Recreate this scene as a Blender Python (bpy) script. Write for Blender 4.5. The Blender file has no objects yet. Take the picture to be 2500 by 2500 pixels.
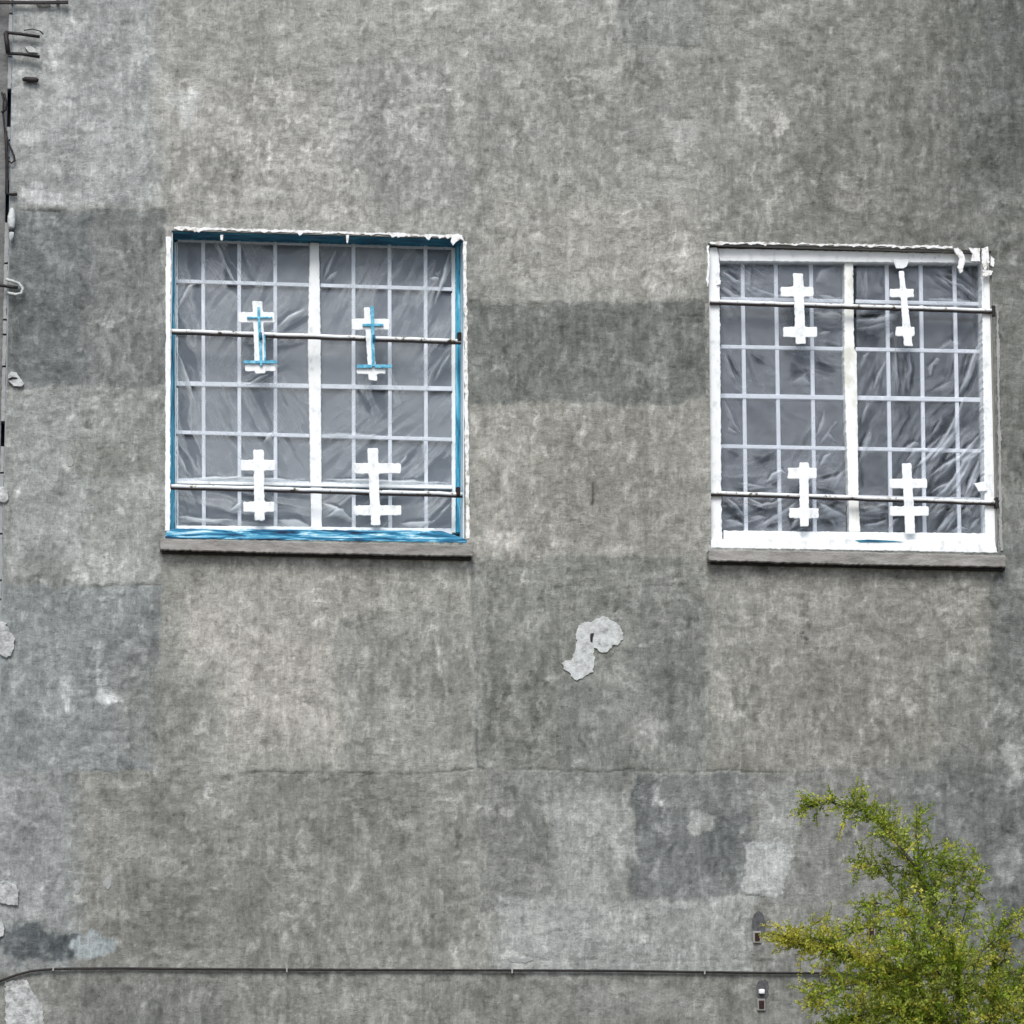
import bpy, math, random
import numpy as np
from mathutils import Matrix, Vector

# ------------------------------------------------------------------ camera, world, sun, exposure
S = bpy.context.scene
COL = S.collection
R = math.radians
FPX = 1250 / math.tan(R(7.5))                 # focal length in pixels of a 2500 px frame
CAM = np.array([-0.743, -19.108, -4.553])
YAW, PITCH, ROLL = 0.129, 0.161, -0.002
_fw = np.array([math.sin(YAW)*math.cos(PITCH), math.cos(YAW)*math.cos(PITCH), math.sin(PITCH)])
_r = np.array([math.cos(YAW), -math.sin(YAW), 0.0]); _u = np.cross(_r, _fw)
_R = _r*math.cos(ROLL) + _u*math.sin(ROLL); _U = -_r*math.sin(ROLL) + _u*math.cos(ROLL)

cd = bpy.data.cameras.new('camera'); cam = bpy.data.objects.new('camera', cd); COL.objects.link(cam)
cd.sensor_width = 36; cd.lens = 36*FPX/2500; cd.clip_start = 0.1; cd.clip_end = 500
cam.matrix_world = Matrix([[_R[0], _U[0], -_fw[0], CAM[0]], [_R[1], _U[1], -_fw[1], CAM[1]],
                           [_R[2], _U[2], -_fw[2], CAM[2]], [0, 0, 0, 1]])
S.camera = cam

SUN_EL, SUN_AZ = 50, 195                       # azimuth: 180 = straight in front of the wall
w = bpy.data.worlds.new('World'); S.world = w; w.use_nodes = True
nt = w.node_tree; bg = nt.nodes['Background']
sky = nt.nodes.new('ShaderNodeTexSky'); sky.sky_type = 'NISHITA'; sky.sun_disc = False
sky.sun_elevation = R(SUN_EL); sky.sun_rotation = R(SUN_AZ)
sky.air_density = 1.0; sky.dust_density = 3.0; sky.ozone_density = 1.0
nt.links.new(sky.outputs[0], bg.inputs[0]); bg.inputs[1].default_value = 0.10
sd = bpy.data.lights.new('sun', 'SUN'); sun = bpy.data.objects.new('sun', sd); COL.objects.link(sun)
sd.energy = 1.4; sd.angle = R(26); sd.color = (1.0, 0.985, 0.96)
_sdir = Vector((math.sin(R(SUN_AZ))*math.cos(R(SUN_EL)), math.cos(R(SUN_AZ))*math.cos(R(SUN_EL)), math.sin(R(SUN_EL))))
sun.rotation_euler = _sdir.to_track_quat('Z', 'Y').to_euler()
S.view_settings.view_transform = 'Standard'; S.view_settings.look = 'None'
S.view_settings.exposure = 0.80; S.view_settings.gamma = 1
S.render.engine = 'CYCLES'; S.cycles.max_bounces = 8; S.cycles.transparent_max_bounces = 24
S.render.resolution_x = 1024; S.render.resolution_y = 1024

GROUND_Z = CAM[2] - 1.62

# ------------------------------------------------------------------ helpers
def at(px, py, y=0.0):
    """the point of the plane at depth y that stands at pixel px,py of the 2500 px photograph"""
    d = _fw + _R*(px-1250)/FPX - _U*(py-1250)/FPX
    t = (y-CAM[1])/d[1]
    return CAM + d*t

def to_px(X, Y, Z):
    dx, dy, dz = X-CAM[0], Y-CAM[1], Z-CAM[2]
    z = dx*_fw[0]+dy*_fw[1]+dz*_fw[2]
    return (1250+FPX*(dx*_R[0]+dy*_R[1]+dz*_R[2])/z, 1250-FPX*(dx*_U[0]+dy*_U[1]+dz*_U[2])/z)

def lin(c):
    c = np.asarray(c, float)/255.0
    return np.where(c <= .04045, c/12.92, ((c+.055)/1.055)**2.4)

_rng = np.random.RandomState(7)
_T = _rng.rand(16, 256, 256)
def vn(x, z, s=0):
    xi = np.floor(x).astype(int); zi = np.floor(z).astype(int)
    fx = x-xi; fz = z-zi; fx = fx*fx*(3-2*fx); fz = fz*fz*(3-2*fz)
    t = _T[s % 16]
    a = t[xi & 255, zi & 255]; b = t[(xi+1) & 255, zi & 255]; c = t[xi & 255, (zi+1) & 255]; d = t[(xi+1) & 255, (zi+1) & 255]
    return (a*(1-fx)+b*fx)*(1-fz)+(c*(1-fx)+d*fx)*fz
def fbm(x, z, s=0, o=4):
    v = 0; a = .5; n = 0
    for k in range(o):
        v = v+a*vn(x*2**k+k*17.3, z*2**k+k*5.1, s+k); n += a; a *= .5
    return v/n-0.5
def sm(e0, e1, x):
    t = np.clip((x-e0)/(e1-e0), 0, 1); return t*t*(3-2*t)

def mesh_obj(name, verts, faces, mat=None, parent=None, smooth=False, kind=None):
    me = bpy.data.meshes.new(name); me.from_pydata([tuple(map(float, v)) for v in verts], [], faces); me.update()
    if smooth:
        me.polygons.foreach_set('use_smooth', [True]*len(me.polygons))
    o = bpy.data.objects.new(name, me); COL.objects.link(o)
    if mat: me.materials.append(mat)
    if parent: o.parent = parent
    if kind: o['kind'] = kind
    return o

def tag(o, label, cat, group=None):
    o['label'] = label; o['category'] = cat
    if group: o['group'] = group
    return o
def thing(name, label, cat, loc=(0, 0, 0), group=None):
    o = bpy.data.objects.new(name, None); COL.objects.link(o); o.empty_display_size = .1
    o.location = loc; tag(o, label, cat, group); return o
def adopt(root):
    """parts were made in world coordinates: keep them there under a root that stands elsewhere"""
    for o in bpy.data.objects:
        if o.parent == root: o.matrix_parent_inverse = Matrix.Translation(root.location).inverted()

class MB:
    def __init__(s): s.v = []; s.f = []
    def prism(s, poly, y0, y1, bev=0.0):
        """closed outline in x,z (any order) pulled from y0 (front) to y1 (back)"""
        a = sum(poly[i][0]*poly[(i+1) % len(poly)][1]-poly[(i+1) % len(poly)][0]*poly[i][1] for i in range(len(poly)))
        if a < 0: poly = poly[::-1]
        n = len(poly); b = len(s.v)
        s.v += [(x, y0, z) for x, z in poly]+[(x, y1, z) for x, z in poly]
        s.f.append(list(range(b, b+n))); s.f.append(list(range(b+2*n-1, b+n-1, -1)))
        for i in range(n):
            j = (i+1) % n; s.f.append([b+i, b+n+i, b+n+j, b+j])
    def box(s, x0, x1, y0, y1, z0, z1): s.prism([(x0, z0), (x1, z0), (x1, z1), (x0, z1)], y0, y1)
    def tube(s, pts, rad, n=8, cap=True):
        pts = [Vector(p) for p in pts]
        if not hasattr(rad, '__len__'): rad = [rad]*len(pts)
        b = len(s.v); up = None
        for i, p in enumerate(pts):
            d = (pts[min(i+1, len(pts)-1)]-pts[max(i-1, 0)]).normalized()
            if up is None:
                up = Vector((0, 0, 1)) if abs(d.z) < .9 else Vector((0, 1, 0))
            a = d.cross(up).normalized(); c = a.cross(d).normalized(); up = c
            for k in range(n):
                t = 2*math.pi*k/n; s.v.append(tuple(p+(a*math.cos(t)+c*math.sin(t))*rad[i]))
        for i in range(len(pts)-1):
            for k in range(n):
                k2 = (k+1) % n; s.f.append([b+i*n+k, b+i*n+k2, b+(i+1)*n+k2, b+(i+1)*n+k])
        if cap:
            s.f.append([b+k for k in range(n)][::-1]); s.f.append([b+(len(pts)-1)*n+k for k in range(n)])
    def make(s, name, mat, parent=None, smooth=False, bevel=0.0, kind=None):
        o = mesh_obj(name, s.v, s.f, mat, parent, smooth, kind)
        if bevel:
            m = o.modifiers.new('bevel', 'BEVEL'); m.width = bevel; m.segments = 2; m.limit_method = 'ANGLE'
        return o

# ------------------------------------------------------------------ materials
def new_mat(name):
    m = bpy.data.materials.new(name); m.use_nodes = True
    n = m.node_tree; b = n.nodes['Principled BSDF']; return m, n, b
def N(n, t, **k):
    x = n.nodes.new(t)
    for a, v in k.items():
        if a == 'inp':
            for i, q in v.items(): x.inputs[i].default_value = q
        else: setattr(x, a, v)
    return x
def ramp(n, stops):
    r = n.nodes.new('ShaderNodeValToRGB'); e = r.color_ramp.elements
    while len(e) < len(stops): e.new(.5)
    for i, (p, c) in enumerate(stops):
        e[i].position = p; e[i].color = (*c, 1)
    return r
def noise_mat(name, stops, scale=(20, 20, 20), detail=6, rough=.7, bump=.2, bscale=120, bdist=.002, distort=0., spec=.3):
    m, n, b = new_mat(name)
    tc = N(n, 'ShaderNodeTexCoord'); mp = N(n, 'ShaderNodeMapping'); mp.inputs['Scale'].default_value = scale
    n.links.new(tc.outputs['Object'], mp.inputs[0])
    nz = N(n, 'ShaderNodeTexNoise', inp={'Scale': 1.0, 'Detail': detail, 'Roughness': .65, 'Distortion': distort})
    n.links.new(mp.outputs[0], nz.inputs['Vector'])
    r = ramp(n, stops); n.links.new(nz.outputs[0], r.inputs[0]); n.links.new(r.outputs[0], b.inputs['Base Color'])
    b.inputs['Roughness'].default_value = rough; b.inputs['Specular IOR Level'].default_value = spec
    if bump:
        n2 = N(n, 'ShaderNodeTexNoise', inp={'Scale': bscale, 'Detail': 4})
        n.links.new(tc.outputs['Object'], n2.inputs['Vector'])
        bp = N(n, 'ShaderNodeBump', inp={'Strength': bump, 'Distance': bdist})
        n.links.new(n2.outputs[0], bp.inputs['Height']); n.links.new(bp.outputs[0], b.inputs['Normal'])
    return m

M_white = noise_mat('white_paint', [(.0, (.4, .4, .38)), (.33, (.62, .66, .67)), (.45, (.80, .84, .85)), (1, (.88, .9, .9))], (24, 24, 16), bump=.3)
M_cream = noise_mat('yellowed_white_paint', [(.0, (.42, .42, .36)), (.36, (.64, .66, .60)), (.47, (.82, .85, .83)), (1, (.84, .86, .84))], (9, 9, 5), bump=.3)
M_dirtywhite = noise_mat('weathered_white_paint', [(.30, (.30, .28, .24)), (.42, (.55, .54, .5)), (.5, (.78, .8, .8)), (1, (.85, .87, .87))], (30, 30, 30), bump=.5)
M_iron = noise_mat('white_painted_iron', [(.36, (.07, .06, .045)), (.41, (.5, .5, .45)), (.46, (.8, .84, .86)), (1, (.86, .9, .9))], (22, 22, 22), bump=.2)
M_rust_shade = noise_mat('rusted_iron_and_bar_shade', [(.3, (.008, .006, .007)), (.7, (.03, .018, .015))], (40, 40, 40), rough=.8, bump=.4)
M_muntin = noise_mat('muntin_paint', [(.0, (.6, .64, .68)), (.45, (.80, .85, .88)), (1, (.82, .86, .9))], (12, 12, 12), bump=.1)
M_blue = noise_mat('blue_brushed_paint', [(.36, (.003, .015, .05)), (.43, (.01, .10, .20)), (.5, (.03, .24, .42)), (.57, (.18, .50, .68)), (.63, (.70, .84, .88))], (5, 22, 60), rough=.45, bump=.3, distort=.6)
M_bluev = noise_mat('blue_upright_paint', [(.30, (.004, .05, .11)), (.43, (.02, .20, .32)), (.54, (.07, .38, .56)), (.66, (.35, .68, .80))], (60, 40, 4), rough=.45, bump=.3, distort=.4)
M_navy = noise_mat('dark_blue_paint', [(.3, (.004, .03, .07)), (.5, (.015, .13, .22)), (.7, (.05, .28, .38))], (8, 30, 40), rough=.5, bump=.2)
M_palewash = noise_mat('blue_washed_white', [(.3, (.05, .2, .3)), (.42, (.35, .55, .65)), (.5, (.62, .74, .8)), (.7, (.8, .85, .87))], (50, 30, 3.5), rough=.5, bump=.2)
M_cyan = noise_mat('light_blue_paint', [(.35, (.03, .25, .4)), (.5, (.10, .40, .58)), (.7, (.35, .68, .8))], (40, 40, 40), rough=.5, bump=.2)
M_sill = noise_mat('sill_render', [(.25, (.13, .13, .12)), (.45, (.24, .235, .22)), (.62, (.33, .325, .31)), (.8, (.42, .42, .41))], (9, 20, 34), detail=8, rough=.95, bump=.8, bscale=90, bdist=.004)
M_black = noise_mat('black_iron_and_shade', [(.3, (.006, .006, .008)), (.7, (.035, .03, .028))], (30, 30, 30), rough=.6, bump=.4)
M_plaster = noise_mat('pale_gypsum', [(.32, (.27, .28, .275)), (.42, (.40, .42, .41)), (.52, (.50, .53, .525)), (.7, (.60, .63, .62))], (26, 26, 26), detail=8, rough=.95, bump=.9, bscale=70, bdist=.005)
M_lump = noise_mat('old_mortar', [(.30, (.16, .165, .16)), (.45, (.34, .355, .35)), (.55, (.46, .48, .475)), (.7, (.56, .58, .57))], (30, 30, 30), detail=8, rough=.95, bump=1.0, bscale=70, bdist=.006)
M_cement = noise_mat('light_cement', [(.25, (.24, .25, .245)), (.5, (.31, .325, .32)), (.8, (.37, .385, .38))], (14, 14, 22), detail=8, rough=.95, bump=.8, bscale=80, bdist=.004)
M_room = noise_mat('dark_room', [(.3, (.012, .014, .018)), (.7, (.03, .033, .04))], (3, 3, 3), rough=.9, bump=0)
M_brown = noise_mat('brown_block', [(.3, (.012, .005, .005)), (.7, (.04, .014, .012))], (60, 60, 60), rough=.7, bump=.3)
M_hole = noise_mat('dug_out_render', [(.3, (.05, .053, .055)), (.7, (.12, .125, .13))], (50, 50, 50), rough=.95, bump=.8)
M_bark = noise_mat('bark', [(.3, (.035, .04, .018)), (.7, (.09, .085, .05))], (30, 30, 8), rough=.9, bump=.6)
M_ground = noise_mat('ground_gravel', [(.3, (.06, .055, .05)), (.7, (.14, .13, .115))], (4, 4, 4), rough=.95, bump=.6, bscale=30)
M_neighbour = noise_mat('neighbour_render', [(.3, (.10, .105, .105)), (.5, (.16, .165, .165)), (.75, (.25, .26, .26))], (6, 6, 10), detail=8, rough=.95, bump=.8, bscale=60, bdist=.006)

def wall_material():
    m, n, b = new_mat('stained_render')
    L = n.links.new
    at_ = N(n, 'ShaderNodeAttribute', attribute_name='tone')
    tc = N(n, 'ShaderNodeTexCoord')
    def nz(sc, sx, sz, det=5, rough=.6, dist=0.):
        mp = N(n, 'ShaderNodeMapping'); mp.inputs['Scale'].default_value = (sx, 1, sz)
        L(tc.outputs['Object'], mp.inputs[0])
        q = N(n, 'ShaderNodeTexNoise', inp={'Scale': sc, 'Detail': det, 'Roughness': rough, 'Distortion': dist})
        L(mp.outputs[0], q.inputs['Vector']); return q.outputs[0]
    fine = nz(44, 1, 1, 5, .62, 1.4); hs = nz(48, .6, 1.35, 4, .6, .8); vs = nz(48, 1.35, .6, 4, .6, .8)
    msk = nz(2.2, 1, 1, 3); grain = nz(330, 1, 1, 2)
    mx = N(n, 'ShaderNodeMix', data_type='FLOAT')
    mr = N(n, 'ShaderNodeMapRange', inp={1: .42, 2: .58}); L(msk, mr.inputs[0])
    L(mr.outputs[0], mx.inputs[0]); L(hs, mx.inputs[2]); L(vs, mx.inputs[3])
    def math_(op, a, bb):
        q = N(n, 'ShaderNodeMath', operation=op)
        for i, v in enumerate((a, bb)):
            if isinstance(v, (int, float)): q.inputs[i].default_value = v
            else: L(v, q.inputs[i])
        return q.outputs[0]
    s = math_('ADD', math_('MULTIPLY', mx.outputs[0], .50), math_('MULTIPLY', fine, .36))
    s = math_('ADD', s, math_('MULTIPLY', grain, .42))
    s = math_('ADD', math_('MULTIPLY', math_('SUBTRACT', s, .625), .95), 1.0)
    def step(src, a, bb, lo, hi):
        q = N(n, 'ShaderNodeMapRange', inp={1: a, 2: bb, 3: lo, 4: hi}); L(src, q.inputs[0]); return q.outputs[0]
    p1 = nz(15, 1, 1.15, 6, .62, 1.1); p2 = nz(34, 1.1, 1, 5, .6, .9); p3 = nz(70, 1, 1, 3, .6, .7)
    v1 = nz(12, 4.6, 1, 5, .6, .35); h1 = nz(12, 1, 4.6, 5, .6, .35); v2 = nz(26, 3.4, 1, 3, .6, .3); h2 = nz(26, 1, 3.4, 3, .6, .3)
    for src, a, bb, lo, hi in ((v1, .575, .59, 0, .16), (h1, .59, .605, 0, .12), (v1, .385, .40, -.13, 0), (h1, .375, .39, -.17, 0), (v2, .57, .60, 0, .12), (h2, .40, .42, -.13, 0), (p1, .475, .49, -.025, .025), (p1, .60, .61, 0, .09), (p1, .39, .40, -.06, 0), (p2, .48, .50, -.035, .035), (p2, .60, .615, 0, .10), (p2, .385, .40, -.10, 0), (p3, .48, .54, -.03, .03), (p3, .35, .38, -.05, 0)):
        s = math_('ADD', s, step(src, a, bb, lo, hi))
    vm = N(n, 'ShaderNodeVectorMath', operation='SCALE'); L(at_.outputs['Color'], vm.inputs[0]); L(s, vm.inputs['Scale'])
    L(vm.outputs[0], b.inputs['Base Color'])
    b.inputs['Roughness'].default_value = .95; b.inputs['Specular IOR Level'].default_value = .2
    h = math_('ADD', math_('MULTIPLY', mx.outputs[0], .6), math_('ADD', math_('MULTIPLY', fine, .6), math_('MULTIPLY', grain, .2)))
    bp = N(n, 'ShaderNodeBump', inp={'Strength': .9, 'Distance': .006}); L(h, bp.inputs['Height']); L(bp.outputs[0], b.inputs['Normal'])
    return m
M_wall = wall_material()

def film_material(name, base, tint):
    m, n, b = new_mat(name); L = n.links.new
    out = n.nodes['Material Output']
    a = N(n, 'ShaderNodeAttribute', attribute_name='film_density')
    tr = N(n, 'ShaderNodeBsdfTransparent', inp={0: (.93, .94, .97, 1)})
    b.inputs['Base Color'].default_value = (*tint, 1); b.inputs['Roughness'].default_value = .42
    b.inputs['Specular IOR Level'].default_value = .4
    tl = N(n, 'ShaderNodeBsdfTranslucent', inp={0: (*tint, 1)})
    m1 = N(n, 'ShaderNodeMixShader', inp={0: .15}); L(b.outputs[0], m1.inputs[1]); L(tl.outputs[0], m1.inputs[2])
    tc = N(n, 'ShaderNodeTexCoord')
    nz = N(n, 'ShaderNodeTexNoise', inp={'Scale': 16, 'Detail': 5, 'Roughness': .6, 'Distortion': .6}); L(tc.outputs['Object'], nz.inputs['Vector'])
    mr = N(n, 'ShaderNodeMapRange', inp={1: .3, 2: .7, 3: -.05, 4: .05}); L(nz.outputs[0], mr.inputs[0])
    ad = N(n, 'ShaderNodeMath', operation='ADD', use_clamp=True); L(a.outputs['Fac'], ad.inputs[0]); L(mr.outputs[0], ad.inputs[1])
    ms = N(n, 'ShaderNodeMixShader'); L(ad.outputs[0], ms.inputs[0]); L(tr.outputs[0], ms.inputs[1]); L(m1.outputs[0], ms.inputs[2])
    L(ms.outputs[0], out.inputs[0])
    bp = N(n, 'ShaderNodeBump', inp={'Strength': .35, 'Distance': .004}); L(nz.outputs[0], bp.inputs['Height']); L(bp.outputs[0], b.inputs['Normal'])
    return m
M_film1 = film_material('milky_plastic', .5, (.60, .655, .69))
M_film2 = film_material('clear_plastic', .3, (.57, .63, .70))

def glass_material():
    m, n, b = new_mat('window_glass'); L = n.links.new
    out = n.nodes['Material Output']
    tr = N(n, 'ShaderNodeBsdfTransparent', inp={0: (.75, .8, .85, 1)}); gl = N(n, 'ShaderNodeBsdfGlossy', inp={'Roughness': .04})
    fr = N(n, 'ShaderNodeFresnel', inp={0: 1.5}); ms = N(n, 'ShaderNodeMixShader')
    L(fr.outputs[0], ms.inputs[0]); L(tr.outputs[0], ms.inputs[1]); L(gl.outputs[0], ms.inputs[2]); L(ms.outputs[0], out.inputs[0])
    return m
M_glass = glass_material()
def dusty_glass():
    m = M_glass.copy(); m.name = 'dusty_glass'; n = m.node_tree; L = n.links.new; out = [x for x in n.nodes if x.type == 'OUTPUT_MATERIAL'][0]
    src = out.inputs[0].links[0].from_socket
    d = N(n, 'ShaderNodeBsdfDiffuse', inp={0: (.235, .268, .295, 1)}); ms = N(n, 'ShaderNodeMixShader', inp={0: .62})
    L(src, ms.inputs[1]); L(d.outputs[0], ms.inputs[2]); L(ms.outputs[0], out.inputs[0]); return m
M_dusty = dusty_glass()

def leaf_material():
    m, n, b = new_mat('leaf'); L = n.links.new
    a = N(n, 'ShaderNodeAttribute', attribute_name='leafcol')
    L(a.outputs['Color'], b.inputs['Base Color']); b.inputs['Roughness'].default_value = .55
    tl = N(n, 'ShaderNodeBsdfTranslucent'); L(a.outputs['Color'], tl.inputs[0])
    ms = N(n, 'ShaderNodeMixShader', inp={0: .52}); L(b.outputs[0], ms.inputs[1]); L(tl.outputs[0], ms.inputs[2])
    L(ms.outputs[0], n.nodes['Material Output'].inputs[0]); return m
M_leaf = leaf_material()

# ------------------------------------------------------------------ ground
g = mesh_obj('ground', [(-90, -90, GROUND_Z), (90, -90, GROUND_Z), (90, 90, GROUND_Z), (-90, 90, GROUND_Z)], [[0, 1, 2, 3]], M_ground)
g['kind'] = 'structure'

# ------------------------------------------------------------------ the rendered wall, with its two openings
# outlines of the openings on the wall face: left, right, top, bottom
P = lambda px, py, y=0.0: (lambda q: (q[0], q[2]))(at(px, py, y))
W1 = dict(x0=P(415, 900)[0], x1=P(1134, 900)[0], z1=(P(415, 562)[1]+P(1134, 583)[1])/2, z0=(P(404, 1300)[1]+P(1140, 1320)[1])/2)
W2 = dict(x0=P(1733, 950)[0], x1=P(2428, 950)[0], z1=(P(1733, 596)[1]+P(2424, 610)[1])/2, z0=(P(1733, 1330)[1]+P(2441, 1345)[1])/2)
XL = P(9, 1250)[0]
def lines(a, b, step, keys, lo, hi):
    c = list(np.arange(a, b, step))
    for k in keys:
        c = [v for v in c if abs(v-k) > step*.5]+[k]
    c = sorted(c)
    return np.array(list(lo)+c+list(hi))
xs = lines(XL, 4.50, .0078, [W1['x0'], W1['x1'], W2['x0'], W2['x1']], [], [4.6, 5, 6, 8, 11, 14])
zs = lines(-3.95, 1.40, .0078, [W1['z0'], W1['z1'], W2['z0'], W2['z1']], [GROUND_Z-.2, -5, -4.4, -4.1], [1.5, 1.8, 2.4, 3.4, 4.2])
X, Z = np.meshgrid(xs, zs, indexing='ij')
px, py = to_px(X, 0*X, Z)
U_, V_ = px/2500*1932, py/2500*1932             # positions counted on a 1932 px print of the photograph
# warped coordinates so that no edge of a patch is straight
wu = U_ + 34*fbm(X*6, Z*6, 1, 5) + 14*fbm(X*36, Z*36, 3)
wv = V_ + 24*fbm(X*6, Z*6, 2, 5) + 14*fbm(X*36, Z*36, 4)
tone = np.empty(X.shape+(3,)); tone[:] = (147, 148, 142)
H = 0.0012*fbm(X*14, Z*14, 5, 5)*2
def patch(x0, y0, x1, y1, col, f=10, o=1., wob=1., lift=0.0, f2=None):
    """an area of render blended to one colour with soft, uneven edges; f feathers x edges, f2 the z edges"""
    global H
    a = U_+(wu-U_)*wob; b = V_+(wv-V_)*wob; f2 = f2 or f
    f = f*.5 if f < 70 else f*.8; f2 = f2*.5 if f2 < 70 else f2*.8
    m = sm(x0-f/2, x0+f/2, a)*(1-sm(x1-f/2, x1+f/2, a))*sm(y0-f2/2, y0+f2/2, b)*(1-sm(y1-f2/2, y1+f2/2, b))
    tone[:] = tone*(1-(m*o)[..., None])+np.array(col)*(m*o)[..., None]
    if lift: H = H+m*lift
def blob(cx, cy, rx, ry, col, o=1., f=.5, lift=0.0, wob=2.):
    global H
    a = U_+(wu-U_)*wob; b = V_+(wv-V_)*wob
    col = tuple(c_+(6 if col[0] > 140 else 0) for c_ in col); f = f*.55
    d = np.sqrt(((a-cx)/rx)**2+((b-cy)/ry)**2); m = 1-sm(1-f, 1+f*.3, d)
    tone[:] = tone*(1-(m*o)[..., None])+np.array(col)*(m*o)[..., None]
    if lift: H = H+m*lift
# broad areas
patch(-50, -80, 310, 392, (160, 164, 161), 60, .9)
patch(300, -80, 892, 440, (158, 157, 151), 60, 1)
patch(310, 150, 880, 430, (166, 164, 158), 120, .6)
patch(630, 110, 850, 320, (147, 148, 143), 70, .6)
patch(700, 300, 900, 400, (140, 141, 137), 90, .6)
patch(888, -80, 1345, 575, (150, 150, 144), 14, 1)
patch(905, -80, 1172, 82, (163, 163, 157), 20, .8, f2=60)
patch(1172, -80, 1420, 90, (139, 141, 137), 14, .8, f2=40)
patch(900, 330, 1330, 572, (163, 161, 153), 90, .75, f2=160)
patch(1060, 400, 1330, 572, (168, 166, 158), 70, .5, f2=80)
patch(1335, -80, 1960, 470, (143, 142, 135), 90, 1)
patch(1480, 100, 1960, 470, (128, 127, 121), 200, .85)
patch(1720, -80, 1990, 1060, (117, 118, 112), 230, .9, f2=240, wob=2.5)
patch(1850, -100, 1990, 330, (98, 101, 97), 160, .8, f2=260, wob=3)  # darker towards the right side and upper corner
# left band
patch(-50, 396, 312, 732, (128, 131, 128), 8, 1, wob=.7, f2=7, lift=-.0015)
patch(20, 405, 170, 726, (112, 117, 116), 60, .85)
patch(150, 560, 312, 640, (139, 141, 137), 60, .5)
patch(-50, 732, 312, 1102, (149, 151, 146), 20, 1, f2=12)
patch(20, 740, 160, 1060, (154, 158, 155), 60, .6)
patch(140, 830, 300, 900, (140, 141, 134), 40, .6)
patch(130, 1040, 304, 1100, (163, 165, 160), 12, .7, lift=.0012, f2=40)
patch(-50, 1104, 300, 1480, (139, 145, 144), 60, 1, f2=6)
patch(60, 1290, 330, 1420, (146, 150, 148), 80, .6)
patch(180, 1160, 330, 1270, (132, 136, 134), 60, .7)
# under the left window
patch(304, 1040, 893, 1455, (155, 154, 146), 26, 1, f2=50)
patch(350, 1130, 645, 1400, (173, 169, 160), 60, .85, f2=110)
patch(430, 1060, 700, 1200, (164, 161, 153), 80, .6)
patch(640, 1160, 890, 1455, (143, 143, 136), 30, .75, f2=60)
patch(230, 1250, 420, 1440, (137, 138, 132), 90, .7)
# between the windows
patch(885, 574, 1338, 762, (124, 126, 121), 8, 1, f2=7, wob=1.1, lift=-.0015)
patch(905, 600, 1200, 700, (116, 118, 113), 120, .5)
patch(1265, 640, 1330, 752, (104, 105, 101), 16, .6)
patch(885, 640, 1260, 700, (138, 139, 134), 80, .35)
patch(885, 762, 1338, 1056, (150, 148, 140), 10, 1, f2=30)
patch(890, 765, 1070, 900, (165, 162, 152), 60, .7)
patch(1050, 800, 1330, 1000, (143, 141, 133), 90, .7)
patch(905, 1056, 1338, 1455, (134, 135, 128), 16, 1, f2=16)
patch(1190, 1100, 1332, 1400, (121, 122, 117), 60, .8)
patch(905, 1200, 1060, 1420, (126, 127, 121), 60, .5)
patch(1060, 1260, 1180, 1420, (142, 143, 137), 40, .5)
# under the right window
patch(1338, 1062, 1885, 1455, (143, 141, 133), 8, 1, f2=30)
patch(1480, 1190, 1760, 1400, (137, 135, 128), 120, .7)
patch(1340, 1060, 1420, 1420, (150, 149, 142), 50, .6)
patch(1870, 1020, 1990, 1480, (116, 118, 114), 50, .9)
patch(1770, 1250, 1960, 1460, (124, 125, 120), 60, .7)
# lower storey
patch(-50, 1452, 300, 1840, (143, 147, 144), 90, 1, f2=10)
patch(150, 1452, 912, 1840, (139, 138, 131), 70, 1, f2=12)
patch(250, 1480, 800, 1600, (131, 131, 124), 120, .6)
patch(380, 1460, 520, 1620, (143, 142, 135), 50, .6)
patch(220, 1650, 500, 1830, (125, 124, 118), 120, .8)
patch(912, 1456, 1210, 1720, (132, 133, 128), 10, 1, f2=12)
patch(1040, 1490, 1190, 1700, (149, 151, 146), 60, .85, f2=90)
patch(1195, 1462, 1425, 1760, (119, 123, 121), 14, 1, f2=16)
patch(1230, 1470, 1420, 1530, (136, 138, 134), 50, .8)
patch(1420, 1456, 1990, 1860, (136, 136, 131), 40, 1, f2=14)
patch(1700, 1440, 1990, 1860, (112, 115, 112), 150, .8, f2=120)
patch(938, 1690, 1424, 1832, (151, 154, 149), 16, .95, f2=36)
patch(1250, 1700, 1420, 1820, (156, 158, 154), 30, .6)
patch(1386, 1700, 1462, 1832, (131, 130, 125), 10, .9)
patch(1405, 1592, 1484, 1688, (161, 164, 161), 7, .95, lift=.002)
patch(1440, 1480, 1500, 1600, (150, 152, 147), 22, .6)
patch(-50, 1836, 1990, 2400, (133, 133, 127), 10, 1, wob=.2, f2=8)
patch(150, 1850, 420, 2100, (124, 125, 120), 80, .6)
patch(440, 1850, 800, 2000, (142, 142, 136), 120, .5)
patch(1080, 1850, 1330, 1930, (143, 144, 139), 60, .7)
patch(938, 1694, 1424, 1830, (157, 160, 156), 8, .8, f2=14)
patch(1405, 1592, 1484, 1688, (170, 173, 170), 5, .9, lift=.001)
patch(1440, 1490, 1482, 1592, (160, 162, 158), 8, .7)
patch(1055, 1500, 1185, 1690, (154, 156, 151), 14, .6)
patch(1150, 1080, 1330, 1200, (139, 140, 134), 20, .6)
patch(640, 1165, 893, 1300, (139, 140, 133), 10, .45, f2=12)
patch(1050, 1290, 1330, 1452, (128, 130, 125), 20, .5, f2=30)
patch(1500, 20, 1680, 240, (134, 133, 127), 30, .5)
patch(905, 980, 1000, 1054, (160, 158, 150), 10, .7)
patch(1730, 60, 1790, 420, (138, 137, 131), 16, .5)
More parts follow.
